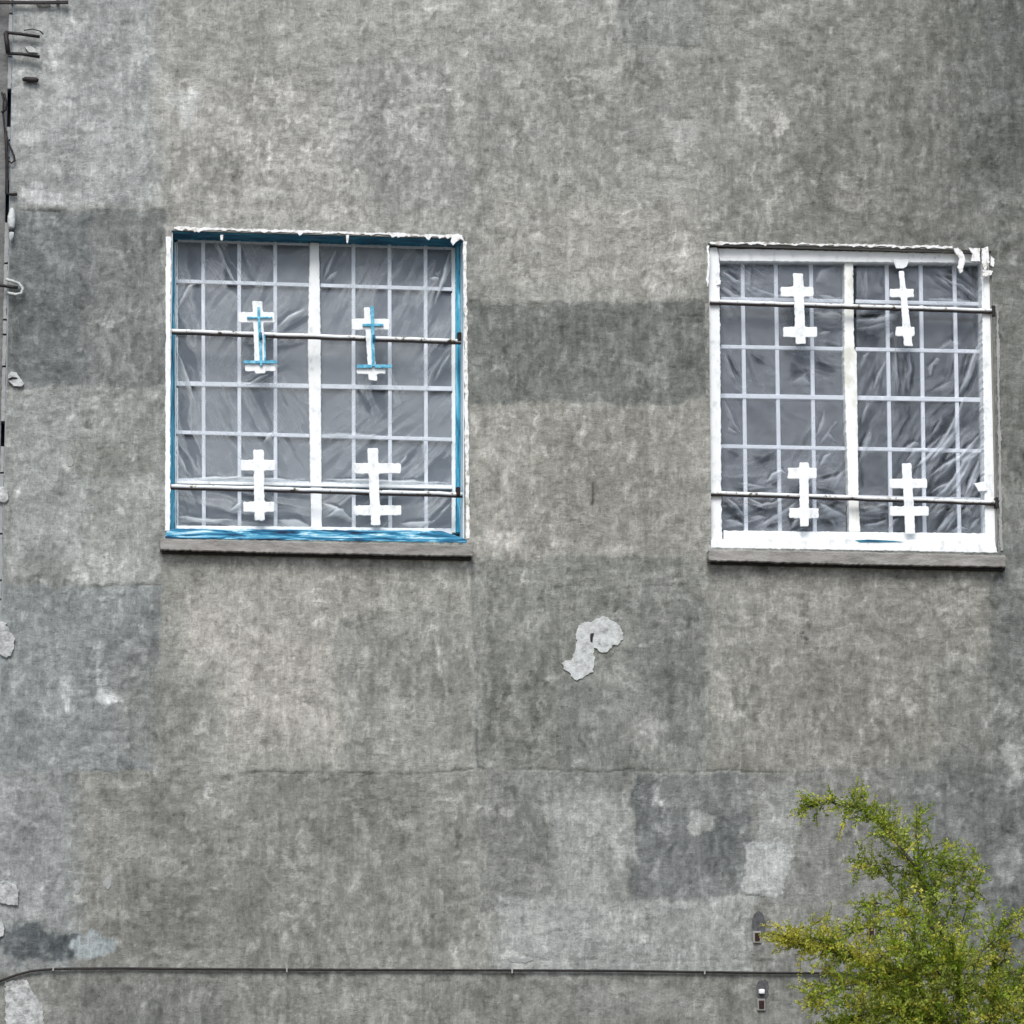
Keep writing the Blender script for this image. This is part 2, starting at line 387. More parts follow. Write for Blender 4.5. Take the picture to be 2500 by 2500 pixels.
# pale scars, dirt
blob(362, 205, 30, 44, (174, 176, 172), .8, .7)
blob(80, 372, 50, 22, (176, 180, 177), .85, .35, .001)
blob(205, 1316, 34, 20, (170, 175, 172), .8, .5)
blob(122, 1318, 20, 42, (166, 172, 170), .75, .5)
blob(185, 1272, 12, 38, (160, 166, 164), .7, .6)
blob(1315, 1555, 30, 26, (152, 154, 149), .8, .3, .001)
blob(1360, 1330, 24, 54, (157, 155, 147), .8, .5)
blob(1220, 1375, 34, 40, (150, 150, 144), .6, .6)
blob(950, 1020, 36, 26, (170, 167, 158), .8, .5)
blob(940, 975, 10, 40, (165, 162, 153), .7, .7)
blob(1310, 1000, 10, 24, (163, 161, 153), .6, .7)
blob(1150, 1048, 44, 12, (166, 164, 156), .5, .6)
blob(405, 1490, 10, 24, (160, 162, 156), .8, .5)
blob(50, 1778, 62, 34, (86, 93, 97), .9, .6)
blob(120, 1790, 40, 26, (80, 88, 93), .8, .6)
blob(172, 1790, 36, 24, (152, 166, 170), .85, .5)
blob(150, 1678, 12, 20, (168, 168, 160), .8, .4)
blob(975, 1812, 24, 10, (172, 173, 168), .9, .3, .001)
blob(1206, 1768, 18, 12, (172, 175, 171), .8, .4)
blob(1512, 1205, 4, 5, (70, 72, 70), .9, .5)
blob(1912, 1553, 4, 4, (80, 82, 80), .8, .5)
blob(1475, 1245, 14, 14, (160, 160, 153), .4, .5)
blob(1470, 235, 11, 22, (160, 158, 150), .8, .3)
blob(1405, 210, 18, 48, (158, 157, 150), .6, .5)
blob(1165, 120, 12, 20, (168, 166, 158), .7, .4)
blob(1305, 250, 20, 24, (158, 159, 155), .4, .5)
blob(1600, 375, 26, 16, (152, 150, 143), .6, .6)
blob(900, 115, 8, 60, (166, 166, 160), .5, .8)
blob(1905, 1440, 26, 60, (150, 152, 148), .7, .5)
blob(1910, 1620, 18, 60, (142, 145, 142), .7, .5)
blob(1890, 1330, 24, 26, (152, 153, 147), .6, .5)
blob(1800, 1240, 10, 30, (158, 157, 150), .7, .5)
blob(1715, 1600, 30, 20, (150, 153, 150), .5, .6)
blob(1100, 625, 34, 34, (108, 110, 106), .5, .8)
blob(262, 845, 8, 20, (164, 165, 160), .8, .5)
blob(133, 870, 9, 16, (170, 173, 168), .8, .5)
blob(202, 600, 6, 6, (168, 170, 166), .8, .4)
blob(155, 612+40, 9, 6, (160, 162, 158), .7, .4)
# scattered small scars where the render was patched
rr = random.Random(11); px_row = U_[:, len(zs)//2]
for k in range(900):
    u = rr.uniform(20, 1930); v = rr.uniform(5, 1925)
    lit = rr.random() < .72; a_ = rr.uniform(3, 17)*rr.uniform(.5, 1); b_ = rr.uniform(1.5, 6)
    rx, ry = (a_, b_*.7) if rr.random() < .4 else (b_, a_)
    if not lit: rx, ry = rx*.8, ry*.8
    x0_, x1_ = np.searchsorted(px_row, (u-rx*4, u+rx*4))
    sel = (slice(max(0, x0_-4), x1_+4), slice(None))
    zz = np.abs(V_[sel]-v) < ry*4
    if not zz.any(): continue
    du = (wu[sel]*1.25-U_[sel]*.25-u)/rx; dv = (wv[sel]*1.25-V_[sel]*.25-v)/ry
    d = (np.abs(du)**3+np.abs(dv)**3)**(1/3); mm = (1-sm(.75, 1.1, d))*zz
    tone[sel] += (mm*(rr.uniform(8, 24) if lit else rr.uniform(-22, -9)))[..., None]
    H[sel] += mm*(.0008 if lit else -.001)
# clusters of rubbed pale streaks, upright for the most part
def scuff(u, v, rx, ry, dv_, o=1.):
    x0_, x1_ = np.searchsorted(px_row, (u-rx*3-12, u+rx*3+12))
    sel = (slice(max(0, x0_-5), x1_+5), slice(None))
    du = (wu[sel]*1.4-U_[sel]*.4-u)/rx; dw = (wv[sel]*1.4-V_[sel]*.4-v)/ry
    mm = 1-sm(.7, 1.12, (np.abs(du)**2.5+np.abs(dw)**2.5)**.4)
    tone[sel] += (mm*dv_*o)[..., None]; H[sel] += mm*.0006*np.sign(dv_)
zones = [(330, 120, 880, 420, 16), (900, 20, 1330, 560, 13), (1340, 120, 1860, 450, 11), (885, 760, 1335, 1050, 9), (20, 740, 300, 1100, 5), (910, 1060, 1330, 1450, 9), (1340, 1080, 1900, 1450, 10), (940, 1460, 1900, 1830, 9), (150, 1460, 900, 1820, 6), (30, 30, 300, 380, 5), (320, 1080, 880, 1440, 7)]
for zx0, zy0, zx1, zy1, n_ in zones:
    for k in range(n_):
        cu, cv = rr.uniform(zx0, zx1), rr.uniform(zy0, zy1); up = rr.random() < .72; sg = 1 if rr.random() < .75 else -1
        for j in range(rr.randint(5, 12)):
            L_, w_ = rr.uniform(8, 30), rr.uniform(2, 6)
            scuff(cu+rr.gauss(0, 26), cv+rr.gauss(0, 30), w_ if up else L_*.8, L_ if up else w_*.8, sg*rr.uniform(7, 19))
for a_ in [(108, 1305, 14, 9, 24), (122, 1330, 10, 22, 24), (140, 1312, 22, 7, 20), (186, 1285, 6, 22, 20), (205, 1318, 24, 12, 26), (230, 1322, 12, 8, 22), (150, 1268, 30, 4, 14),
           (1312, 1556, 26, 22, 14), (1340, 1545, 12, 8, 12), (405, 1500, 7, 20, 20), (815*.64+10, 1470, 6, 14, 14), (360, 190, 16, 30, 14), (350, 230, 18, 16, 14), (1470, 238, 10, 20, 20), (1405, 190, 10, 40, 14), (1420, 230, 8, 26, 14),
           (1300, 250, 22, 18, 10), (1165, 125, 8, 16, 16), (1545, 178, 8, 18, 14), (1720, 1335, 8, 20, 18), (1815, 1240, 14, 12, 16), (1905, 1425, 16, 28, 18), (1745, 1185, 10, 22, 12), (945, 1020, 24, 18, 14), (1228, 1372, 20, 16, 14), (1190, 1330, 10, 10, 12)]:
    scuff(*a_)
# mottling: flat-topped blotches with crisp, wandering edges at several sizes, and a few trowel strokes
msk = sm(-.08, .08, fbm(X*1.7, Z*1.7, 8, 3))
qx = X+.055*fbm(X*11, Z*11, 2, 4); qz = Z+.055*fbm(X*11, Z*11, 5, 4)
def plateau(sx, sz, seed, soft=.035, lv=.04, o=3):
    n_ = fbm(qx*sx, qz*sz, seed, o)
    return sm(lv-soft, lv+soft, n_)-sm(lv-soft, lv+soft, -n_)
mot = plateau(3.0, 3.6, 11, .04, .05)*3+plateau(8, 9, 6, .03, .05)*2.5+plateau(17, 15, 9, .04, .05)*3+plateau(33, 33, 13, .08, .06)*5
sx_ = np.where(msk > .5, 40, 13); hst = fbm(X*9+qx*3, qz*44, 9, 3); vst = fbm(qx*44, Z*9+qz*3, 10, 3)
big = fbm(X*2.2, Z*2.2, 12, 4)
flake = sm(.17, .21, fbm(qx*20, qz*16, 3, 3)); pit = sm(.2, .25, fbm(qx*24, qz*22, 7, 3))
stip = sm(290, 420, U_)*(1-sm(860, 1010, U_))*(1-sm(400, 470, V_))*sm(60, 200, V_)
mot2 = fbm(qx*42, qz*36, 4, 3)
strk = (1-msk)*hst+msk*vst
tone += (1.15*mot+30*strk+12*big)[..., None]+(stip*13*(sm(.03, .1, mot2)-.35))[..., None]+(15*flake-13*pit)[..., None]
# leaking water below the sills and from the top
run = fbm(X*26, Z*1.3, 13, 4)
tone += (26*np.minimum(run, .05)*sm(.0, .2, np.abs(run)))[..., None]
H += .0016*strk + .00013*mot + .003*stip*mot2
# cracks and day joints: polylines on the same print
def joint(pts, wdt, col, dep, broken=.0):
    global H
    best = np.full(X.shape, 1e9)
    a = U_+(wu-U_)*.5; b = V_+(wv-V_)*.5
    for (x0, y0), (x1, y1) in zip(pts[:-1], pts[1:]):
        dx, dy = x1-x0, y1-y0; t = np.clip(((a-x0)*dx+(b-y0)*dy)/(dx*dx+dy*dy), 0, 1)
        best = np.minimum(best, np.hypot(a-x0-t*dx, b-y0-t*dy))
    m = (1-sm(wdt*.4, wdt*1.3, best))
    if broken: m = m*sm(-broken, broken, fbm(X*6, Z*6, 14, 3)+.04)
    tone[:] += (m*col)[..., None]; H = H-m*dep
joint([(175, 1452), (310, 1450), (360, 1460), (560, 1455), (800, 1458), (905, 1452), (1100, 1452), (1420, 1455), (1640, 1458)], 2.2, -34, .003, .16)
joint([(893, 1056), (900, 1250), (903, 1456)], 3.5, -26, .002, .2)
joint([(1334, 1066), (1332, 1400)], 3, 18, -.001, .15)
joint([(40, 1102), (130, 1104), (300, 1103)], 2.2, -34, .003, .2)
joint([(885, 572), (1000, 570), (1060, 573), (1125, 588), (1335, 598)], 2.4, -24, .003, .3)
joint([(28, 392), (60, 398), (110, 400)], 2.5, -30, .003)
joint([(300, 402), (310, 560)], 2.5, -12, .001, .2)
joint([(1118, 915), (1114, 950)], 2.5, -40, .003)
joint([(1040, 75), (1190, 78), (1330, 92)], 1.8, -18, .001, .12)
joint([(905, 1103), (1010, 1106), (1180, 1108), (1300, 1102)], 2, -22, .002, .14)
joint([(945, 1800), (1040, 1812), (1240, 1812), (1400, 1808), (1500, 1812)], 2, -16, .002, .2)
joint([(890, 60), (892, 160)], 2.2, 12, -.001, .1)
joint([(1340, 1690), (1560, 1690)], 1.6, -14, .001, .1)
joint([(660, 1800), (760, 1812)], 1.6, -14, .001, .1)
gm = tone.mean(-1, keepdims=True)
tone = gm+(tone-gm)*np.where((tone[..., 2:] > tone[..., :1]), .5, .75)
tone = 152+(tone-152)*1.10+np.array((4.0, 6.3, 6.2))
tone = np.clip(tone, 40, 235)
alb = lin(tone)*0.80
# fade the relief out where the wall leaves the finely built field
nx, nz_ = len(xs), len(zs)
Yd = -H
edge = np.minimum.reduce([sm(0, .05, X-XL), 1-sm(4.4, 4.5, X), sm(-3.95, -3.9, Z), 1-sm(1.35, 1.4, Z)])
Yd = Yd*edge
idx = np.arange(nx*nz_).reshape(nx, nz_)
q = np.stack([idx[:-1, :-1], idx[1:, :-1], idx[1:, 1:], idx[:-1, 1:]], -1)
xc = (xs[:-1]+xs[1:])/2; zc = (zs[:-1]+zs[1:])/2
keep = np.ones((nx-1, nz_-1), bool)
for W in (W1, W2):
    keep &= ~(((xc > W['x0']) & (xc < W['x1']))[:, None] & ((zc > W['z0']) & (zc < W['z1']))[None, :])
q = q[keep]
me = bpy.data.meshes.new('wall_face')
co = np.stack([X, Yd, Z], -1).reshape(-1, 3).astype(np.float32)
me.vertices.add(len(co)); me.vertices.foreach_set('co', co.ravel())
me.loops.add(q.size); me.loops.foreach_set('vertex_index', q.ravel().astype(np.int32))
me.polygons.add(len(q)); me.polygons.foreach_set('loop_start', np.arange(0, q.size, 4, dtype=np.int32))
try: me.polygons.foreach_set('loop_total', np.full(len(q), 4, np.int32))
except Exception: pass
me.update(calc_edges=True)
me.polygons.foreach_set('use_smooth', np.ones(len(q), bool))
ca = me.color_attributes.new('tone', 'FLOAT_COLOR', 'POINT')
rgba = np.ones((len(co), 4), np.float32); rgba[:, :3] = alb.reshape(-1, 3); ca.data.foreach_set('color', rgba.ravel())
me.materials.append(M_wall)
wall = thing('building_wall', 'tall grey cement-rendered house wall, stained and patched, holding both white windows', 'wall', (2, 0, GROUND_Z))
face = bpy.data.objects.new('wall_face', me); COL.objects.link(face); face.parent = wall
# the thickness of the wall behind its face: a ring round each opening, then the body of the wall
b = MB()
T0, T1 = .012, .34
zt, zb = 4.2, GROUND_Z-.2
b.box(XL, W1['x0'], T0, T1, zb, zt); b.box(W1['x1'], W2['x0'], T0, T1, zb, zt); b.box(W2['x1'], 14, T0, T1, zb, zt)
for W in (W1, W2):
    b.box(W['x0'], W['x1'], T0, T1, W['z1'], zt); b.box(W['x0'], W['x1'], T0, T1, zb, W['z0'])
M_body = noise_mat('wall_body', [(.3, (.2, .2, .19)), (.7, (.3, .3, .28))], (8, 8, 8), rough=.95, bump=.5)
b.make('wall_core', M_body, wall)
b = MB()                                       # the broken arris that joins face and core at the openings and the corner
b.box(XL-.001, XL+.004, .0, .013, zb, zt)
for W in (W1, W2):
    b.box(W['x0']-.02, W['x0'], .002, .0119, W['z0'], W['z1']); b.box(W['x1'], W['x1']+.02, .002, .0119, W['z0'], W['z1'])
    b.box(W['x0']-.02, W['x1']+.02, .002, .0119, W['z1'], W['z1']+.02); b.box(W['x0']-.02, W['x1']+.02, .002, .0119, W['z0']-.02, W['z0'])
b.make('wall_arris', M_body, wall)

def ragged(pts, amp, step=.006, seed=0):
    """subdivide a closed outline and shake it"""
    rg = random.Random(seed); out = []
    n = len(pts)
    for i in range(n):
        (x0, z0), (x1, z1) = pts[i], pts[(i+1) % n]
        L = math.hypot(x1-x0, z1-z0); k = max(1, int(L/step))
        for j in range(k):
            t = j/k; nxv, nzv = -(z1-z0)/(L+1e-9), (x1-x0)/(L+1e-9)
            a = rg.gauss(0, amp)
            out.append((x0+(x1-x0)*t+nxv*a, z0+(z1-z0)*t+nzv*a))
    return out
def patch_obj(name, ppts, mat, thick=.006, amp=.0025, seed=1, label=None, y=-.001, parent=wall):
    poly = ragged([P(a, c) for a, c in ppts], amp, .009, seed)
    m = MB(); m.prism(poly, y-thick, .008)
    o = m.make(name, mat, parent, bevel=.0015)
    if label: o['label'] = label
    return o
# the white plaster dabs in the middle of the wall (2500 px positions)
def ring(cx, cy, rx, ry, n=26, seed=0, j=.08):
    rg = random.Random(seed)
    return [(cx+rx*(1+rg.gauss(0, j))*math.cos(2*math.pi*k/n), cy+ry*(1+rg.gauss(0, j))*math.sin(2*math.pi*k/n)) for k in range(n)]
patch_obj('plaster_patch', [(1408, 1535), (1418, 1520), (1445, 1519), (1452, 1512), (1475, 1504), (1490, 1514), (1506, 1520), (1517, 1538), (1521, 1556), (1514, 1570), (1497, 1578),
    (1482, 1592), (1468, 1594), (1458, 1584), (1450, 1582), (1449, 1596), (1452, 1606), (1450, 1622), (1448, 1640), (1432, 1648), (1420, 1655), (1402, 1661), (1397, 1655), (1386, 1638), (1376, 1634), (1372, 1622),
    (1380, 1614), (1392, 1612), (1400, 1600), (1406, 1582), (1406, 1560)], M_plaster, .005, .0026, 5, 'white lumpy plaster dabs in the middle of the wall')
patch_obj('plaster_patch', [(0+12, 2396), (60, 2393), (72, 2400), (76, 2420), (92, 2436), (104, 2458), (106, 2500), (104, 2560), (12, 2560)], M_lump, .005, .0032, 6, 'pale plaster patch below the cable')
for k, (cx, cy, rx, ry) in enumerate([(188, 2168, 9, 17), (261, 2158, 9, 15), (1262, 2344, 26, 10), (172, 1125, 8, 16)]):
    patch_obj('render_scar', ring(cx, cy, rx, ry, 9, k, .22), M_cement, .0025, .0016, 10+k)
d = MB(); d.prism([P(x, y_) for x, y_ in [(1441, 1547), (1450, 1546), (1447, 1556), (1446, 1569), (1441, 1567), (1440, 1556)]], -.0085, .004); d.make('gouge', M_black, wall)

# ------------------------------------------------------------------ windows
def strip_poly(p0, p1, wa, wb, amp, seed, drips=0, drip_len=0):
    """uneven band along the line p0-p1 (pixels of the face plane); wa px above/left, wb px below/right"""
    rg = random.Random(seed)
    L = math.hypot(p1[0]-p0[0], p1[1]-p0[1]); n = int(L/5)
    dx, dy = (p1[0]-p0[0])/L, (p1[1]-p0[1])/L; ox, oy = dy, -dx
    dr = {rg.randrange(2, n-2): rg.uniform(.4, 1)*drip_len for _ in range(drips)}
    A, B = [], []; a = b_ = 0
    for i in range(n+1):
        t = i/n; x = p0[0]+(p1[0]-p0[0])*t; y = p0[1]+(p1[1]-p0[1])*t
        a = .55*a+rg.gauss(0, amp)*.8; b_ = .55*b_+rg.gauss(0, amp)*.8
        e = wb+b_+dr.get(i, 0)+.5*dr.get(i-1, 0)
        if wa+a+e < 1.2: a = 1.2-wa-e
        A.append((x+ox*(wa+a), y+oy*(wa+a))); B.append((x-ox*e, y-oy*e))
    return [P(*p) for p in A+B[::-1]]

def rail(px0, py0, px1, py1, hw, y0, y1, name, mat, parent, vertical=False, bevel=.002):
    """a straight bar between two pixels of the plane y0; hw is its half width in pixels"""
    m = MB()
    if vertical: pts = [(px0-hw, py0), (px0+hw, py0), (px1+hw, py1), (px1-hw, py1)]
    else: pts = [(px0, py0-hw), (px1, py1-hw), (px1, py1+hw), (px0, py0+hw)]
    m.prism([P(a, c, y0) for a, c in pts], y0, y1)
    return m.make(name, mat, parent, bevel=bevel)
def plate(pts, y0, y1, name, mat, parent, seed=0, amp=.0008, bevel=.0012, label=None):
    if name == 'double_cross': pts = soften(pts); amp = .0011; bevel = .0025
    poly = ragged([P(a, c, y0) for a, c in pts], amp, .012, seed)
    m = MB(); m.prism(poly, y0, y1); o = m.make(name, mat, parent, bevel=bevel)
    if label: o['label'] = label
    return o
def soften(pts, k=2.2):
    out = []; n = len(pts)
    for i in range(n):
        p, a, b_ = pts[i], pts[i-1], pts[(i+1) % n]
        for q_ in (a, b_):
            L_ = math.hypot(q_[0]-p[0], q_[1]-p[1]); t = min(k/L_, .45); out.append((p[0]+(q_[0]-p[0])*t, p[1]+(q_[1]-p[1])*t))
    return out
def double_cross(st, top, bot, u, l, gap=None):
    """outline of a stem with an upper and a lower cross piece; st = stem x at top (2) and bottom (2)"""
    a0, a1, b0, b1 = st; (ux0, ux1, uy0, uy1) = u; (lx0, lx1, ly0, ly1) = l
    X0 = lambda y: a0+(b0-a0)*(y-top)/(bot-top); X1 = lambda y: a1+(b1-a1)*(y-top)/(bot-top)
    return [(a0, top), (a1, top), (X1(uy0), uy0), (ux1, uy0), (ux1, uy1), (X1(uy1), uy1), (X1(ly0), ly0), (lx1, ly0), (lx1, ly1), (X1(ly1), ly1),
            (b1, bot), (b0, bot), (X0(ly1), ly1), (lx0, ly1), (lx0, ly0), (X0(ly0), ly0), (X0(uy1), uy1), (ux0, uy1), (ux0, uy0), (X0(uy0), uy0)]

def film(name, box, folds, y, base, mat, parent, seed, sag=.004, crinkle=(), gain=1.):
    """a thin plastic sheet with real folds; box = pixel corners (x0,x1,y0 left,y0 right,y1 left,y1 right); fold = (points, width px, height m, density)"""
    x0, x1, t0, t1, b0, b1 = box
    nx_, nz2 = int((x1-x0)/2.2), int((b0-t0)/2.6)
    u = np.linspace(0, 1, nx_); v = np.linspace(0, 1, nz2); Ug, Vg = np.meshgrid(u, v, indexing='ij')
    pxs = x0+(x1-x0)*Ug; pys = (t0+(t1-t0)*Ug)*(1-Vg)+(b0+(b1-b0)*Ug)*Vg
    d = _fw[None, None, :]+_R*((pxs-1250)/FPX)[..., None]-_U*((pys-1250)/FPX)[..., None]
    pt = CAM+d*((y-CAM[1])/d[..., 1])[..., None]
    gx, gz = pt[..., 0], pt[..., 2]
    h = sag*2.0*fbm(gx*7+seed, gz*7, seed, 4)+.003*fbm(gx*30, gz*30, seed+1, 3)
    den = base+.10*fbm(gx*5, gz*5+seed, seed+2, 4)
    jx = 5*fbm(gx*16, gz*16, seed+3); jy = 5*fbm(gx*16, gz*16, seed+4)
    for pts, wd, hh, dd in folds:
        dd *= gain; hh *= gain**.5
        best = np.full(gx.shape, 1e9); tt = np.zeros(gx.shape); side = np.zeros(gx.shape)
        Lt = sum(math.hypot(q1[0]-q0[0], q1[1]-q0[1]) for q0, q1 in zip(pts[:-1], pts[1:])); acc = 0
        for (ax, ay), (bx, by) in zip(pts[:-1], pts[1:]):
            dx, dy = bx-ax, by-ay; l2 = dx*dx+dy*dy; L = math.sqrt(l2)
            t = np.clip(((pxs+jx-ax)*dx+(pys+jy-ay)*dy)/l2, 0, 1)
            dist = np.hypot(pxs+jx-ax-t*dx, pys+jy-ay-t*dy)
            s_ = ((pxs+jx-ax)*dy-(pys+jy-ay)*dx)/L
            c = dist < best; best = np.where(c, dist, best); tt = np.where(c, (acc+t*L)/Lt, tt); side = np.where(c, s_, side); acc += L
        w_ = wd*1.45*(.10+.90*np.sin(np.pi*np.clip(tt, .0, 1))**.8)*(1+.9*fbm(gx*24, gz*24, seed+6))
        r_ = side/np.maximum(w_, .6)
        fade = np.sin(np.pi*np.clip(tt*.94+.03, 0, 1))**.5
        near = (best < w_*3.2)
        # a pleat: one flank rises slowly, the other drops at once
        prof = np.where(r_ > 0, np.exp(-(r_/.35)**2), np.exp(-(r_/1.0)**2))*near*fade
        h = h-hh*prof*1.3
        den = den+dd*prof*.95-abs(dd)*.45*np.exp(-((r_-.85)/.4)**2)*near*fade  # doubled film is denser; light and dark flanks are put in too
    for (cx_, cy_, rx_, ry_, ang, amp_, fr_) in crinkle:
        fr_ *= 1.45; amp_ *= .9
        m_ = np.exp(-(((pxs-cx_)/rx_)**2+((pys-cy_)/ry_)**2)**1.5)
        ca_, sa_ = math.cos(R(ang)), math.sin(R(ang))
        al = (pxs-cx_)*ca_-(pys-cy_)*sa_; ac = (pxs-cx_)*sa_+(pys-cy_)*ca_
        n1 = fbm(al/(fr_*7)+seed, ac/fr_+9*fbm(gx*3, gz*3, seed+2)*.4, seed+5, 3)
        rid = np.exp(-(np.abs(n1)/.075)**1.5)
        h = h-.006*amp_*rid*m_+.012*amp_*n1*m_
        den = den+gain*(amp_*m_*(.30*rid-.10)+.8*amp_*m_*n1)
    edge_ = np.minimum.reduce([sm(0, .02, Ug), 1-sm(.98, 1, Ug), sm(0, .02, Vg), 1-sm(.98, 1, Vg)])
    pt[..., 1] = y+h*edge_
    den = np.clip(den, .05, .92)
    idx2 = np.arange(nx_*nz2).reshape(nx_, nz2)
    q2 = np.stack([idx2[:-1, :-1], idx2[:-1, 1:], idx2[1:, 1:], idx2[1:, :-1]], -1).reshape(-1, 4)
    me = bpy.data.meshes.new(name); me.from_pydata([], [], [])
    cc = pt.reshape(-1, 3).astype(np.float32)
    me.vertices.add(len(cc)); me.vertices.foreach_set('co', cc.ravel())
    me.loops.add(q2.size); me.loops.foreach_set('vertex_index', q2.ravel().astype(np.int32))
    me.polygons.add(len(q2)); me.polygons.foreach_set('loop_start', np.arange(0, q2.size, 4, dtype=np.int32))
    me.update(calc_edges=True); me.polygons.foreach_set('use_smooth', np.ones(len(q2), bool))
    at2 = me.attributes.new('film_density', 'FLOAT', 'POINT'); at2.data.foreach_set('value', den.ravel().astype(np.float32))
    me.materials.append(mat)
    o = bpy.data.objects.new(name, me); COL.objects.link(o); o.parent = parent; return o

def lerp(a, b, t): return a+(b-a)*t

def window(label, loc, W, grid, panes_y, mats):
    root = thing('window', label, 'window', loc, 'small-paned windows in the grey wall')
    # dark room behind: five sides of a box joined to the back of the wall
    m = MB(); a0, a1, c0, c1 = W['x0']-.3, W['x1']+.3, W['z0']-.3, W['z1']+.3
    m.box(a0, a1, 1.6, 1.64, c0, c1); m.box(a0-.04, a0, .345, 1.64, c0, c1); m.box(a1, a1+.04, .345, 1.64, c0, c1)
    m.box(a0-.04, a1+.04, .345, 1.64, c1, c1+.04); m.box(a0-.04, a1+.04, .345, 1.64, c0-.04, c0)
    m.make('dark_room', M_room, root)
    vx, rows, ym = grid['vx'], grid['rows'], grid['y']
    L, R_, T, B = grid['L'], grid['R'], grid['T'], grid['B']     # inner edges; T, B = (left y, right y)
    rowy = lambda r, x: lerp(r[0], r[1], (x-L)/(R_-L))
    mats_m = M_muntin
    for i, (xt, xb) in enumerate(vx):
        if i == 3: continue
        rail(xt, rowy(T, xt)-4, xb, rowy(B, xb)+4, 4.6, ym, ym+.022, 'muntin', mats_m, root, True, .003)
    edges = [(L, L)]+list(vx)+[(R_, R_)]
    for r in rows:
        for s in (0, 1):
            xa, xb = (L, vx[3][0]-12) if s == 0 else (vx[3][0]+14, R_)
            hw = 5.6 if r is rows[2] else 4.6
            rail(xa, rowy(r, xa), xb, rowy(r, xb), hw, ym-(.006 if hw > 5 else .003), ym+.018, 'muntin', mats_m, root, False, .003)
            if mats or hw > 5: rail(xa, rowy(r, xa)+hw+2.3, xb, rowy(r, xb)+hw+2.3, 2.1 if hw > 5 else 1.8, ym+.001, ym+.012, 'muntin_shadow', M_room, root, False, .0005)  # dark strip below the muntin, put in as its shadow line
    allr = [T]+rows+[B]; rg = random.Random(3)
    for i in range(len(edges)-1):
        for j in range(len(allr)-1):
            xm0, xm1 = edges[i][0], edges[i+1][0]
            cx, cz = P(xm0, rowy(allr[j], xm0), ym+.012)[0], 0
            pts = [P(xm0, rowy(allr[j], xm0), panes_y), P(xm1, rowy(allr[j], xm1), panes_y), P(xm1, rowy(allr[j+1], xm1), panes_y), P(xm0, rowy(allr[j+1], xm0), panes_y)]
            yy = panes_y+rg.uniform(-.0012, .0012); v = []
            for k, (x, z) in enumerate(pts): v.append((x, yy+rg.uniform(-.0007, .0007), z))
            v += [(x, y+.003, z) for x, y, z in v]
            mesh_obj('pane', v, [[3, 2, 1, 0], [4, 5, 6, 7], [0, 1, 5, 4], [1, 2, 6, 5], [2, 3, 7, 6], [3, 0, 4, 7]], mats or M_glass, root)
    return root

# ---- left window, blue and white
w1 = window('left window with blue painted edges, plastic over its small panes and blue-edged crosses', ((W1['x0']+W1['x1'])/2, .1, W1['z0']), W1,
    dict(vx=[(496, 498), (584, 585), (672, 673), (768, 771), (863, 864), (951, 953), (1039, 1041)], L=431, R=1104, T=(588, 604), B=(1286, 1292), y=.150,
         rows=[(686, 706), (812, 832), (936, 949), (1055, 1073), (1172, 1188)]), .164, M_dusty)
# reveal linings, painted blue
m = MB(); m.box(W1['x0'], W1['x1'], .013, .20, W1['z1']-.006, W1['z1']-.0005); m.make('soffit_lining', M_navy, w1)
m = MB(); m.box(W1['x1']-.006, W1['x1']-.0005, .013, .20, W1['z0'], W1['z1']-.0065); m.make('jamb_lining', M_palewash, w1)
m = MB(); m.box(W1['x0']+.0005, W1['x0']+.006, .013, .20, W1['z0'], W1['z1']-.0065); m.make('jamb_lining', M_white, w1)
# fixed frame: outer blue members, inner white beads
YF = .150
def fr(pts, y0, y1, name, mat, root, bev=.002, amp=.0006, seed=0): return plate(pts, y0, y1, name, mat, root, seed, amp, bev)
fr([(415, 575), (425.5, 576), (426.5, 1290), (413, 1300)], YF, .21, 'frame_stile', M_bluev, w1, seed=1)
fr([(426, 590), (430, 590), (431, 1290), (427, 1290)], YF+.002, .21, 'frame_bead', M_palewash, w1, seed=17)
fr([(430.5, 590), (434, 590), (436, 1290), (431.5, 1290)], YF+.004, .21, 'frame_bead', M_muntin, w1, seed=2)
fr([(424, 574), (1110, 594), (1110, 603), (424, 584)], YF+.002, .21, 'frame_rail', M_bluev, w1, seed=3)
fr([(434, 584.5), (1104, 603.5), (1104, 609), (434, 590)], YF+.004, .21, 'frame_bead', M_muntin, w1, seed=4)
fr([(1102, 604), (1112, 604), (1113, 1300), (1103, 1300)], YF+.003, .21, 'frame_stile', M_white, w1, seed=5)
fr([(1112.5, 592), (1123, 592), (1124, 1300), (1113.5, 1300)], YF-.02, .21, 'frame_stile', M_bluev, w1, seed=6)
fr([(434, 1283), (1104, 1290), (1104, 1304), (434, 1300)], YF+.005, .21, 'frame_bead', M_white, w1, seed=7)
# mullion
fr([(757, 592), (779, 593), (783, 815), (786, 1290), (760, 1290), (752, 820)], .128, .20, 'mullion', M_white, w1, .004, .0008, 8)
# painted upstand on the sill
fr([(406, 1296), (430, 1290), (760, 1293), (1080, 1296), (1140, 1318), (1139, 1325), (404, 1314)], -.004, .12, 'painted_upstand', M_blue, w1, .003, .001, 9)
fr([(430, 1283), (760, 1286), (1060, 1290), (1060, 1297), (430, 1291.5)], .05, .13, 'bottom_bead', M_white, w1, .002, .0008, 10)
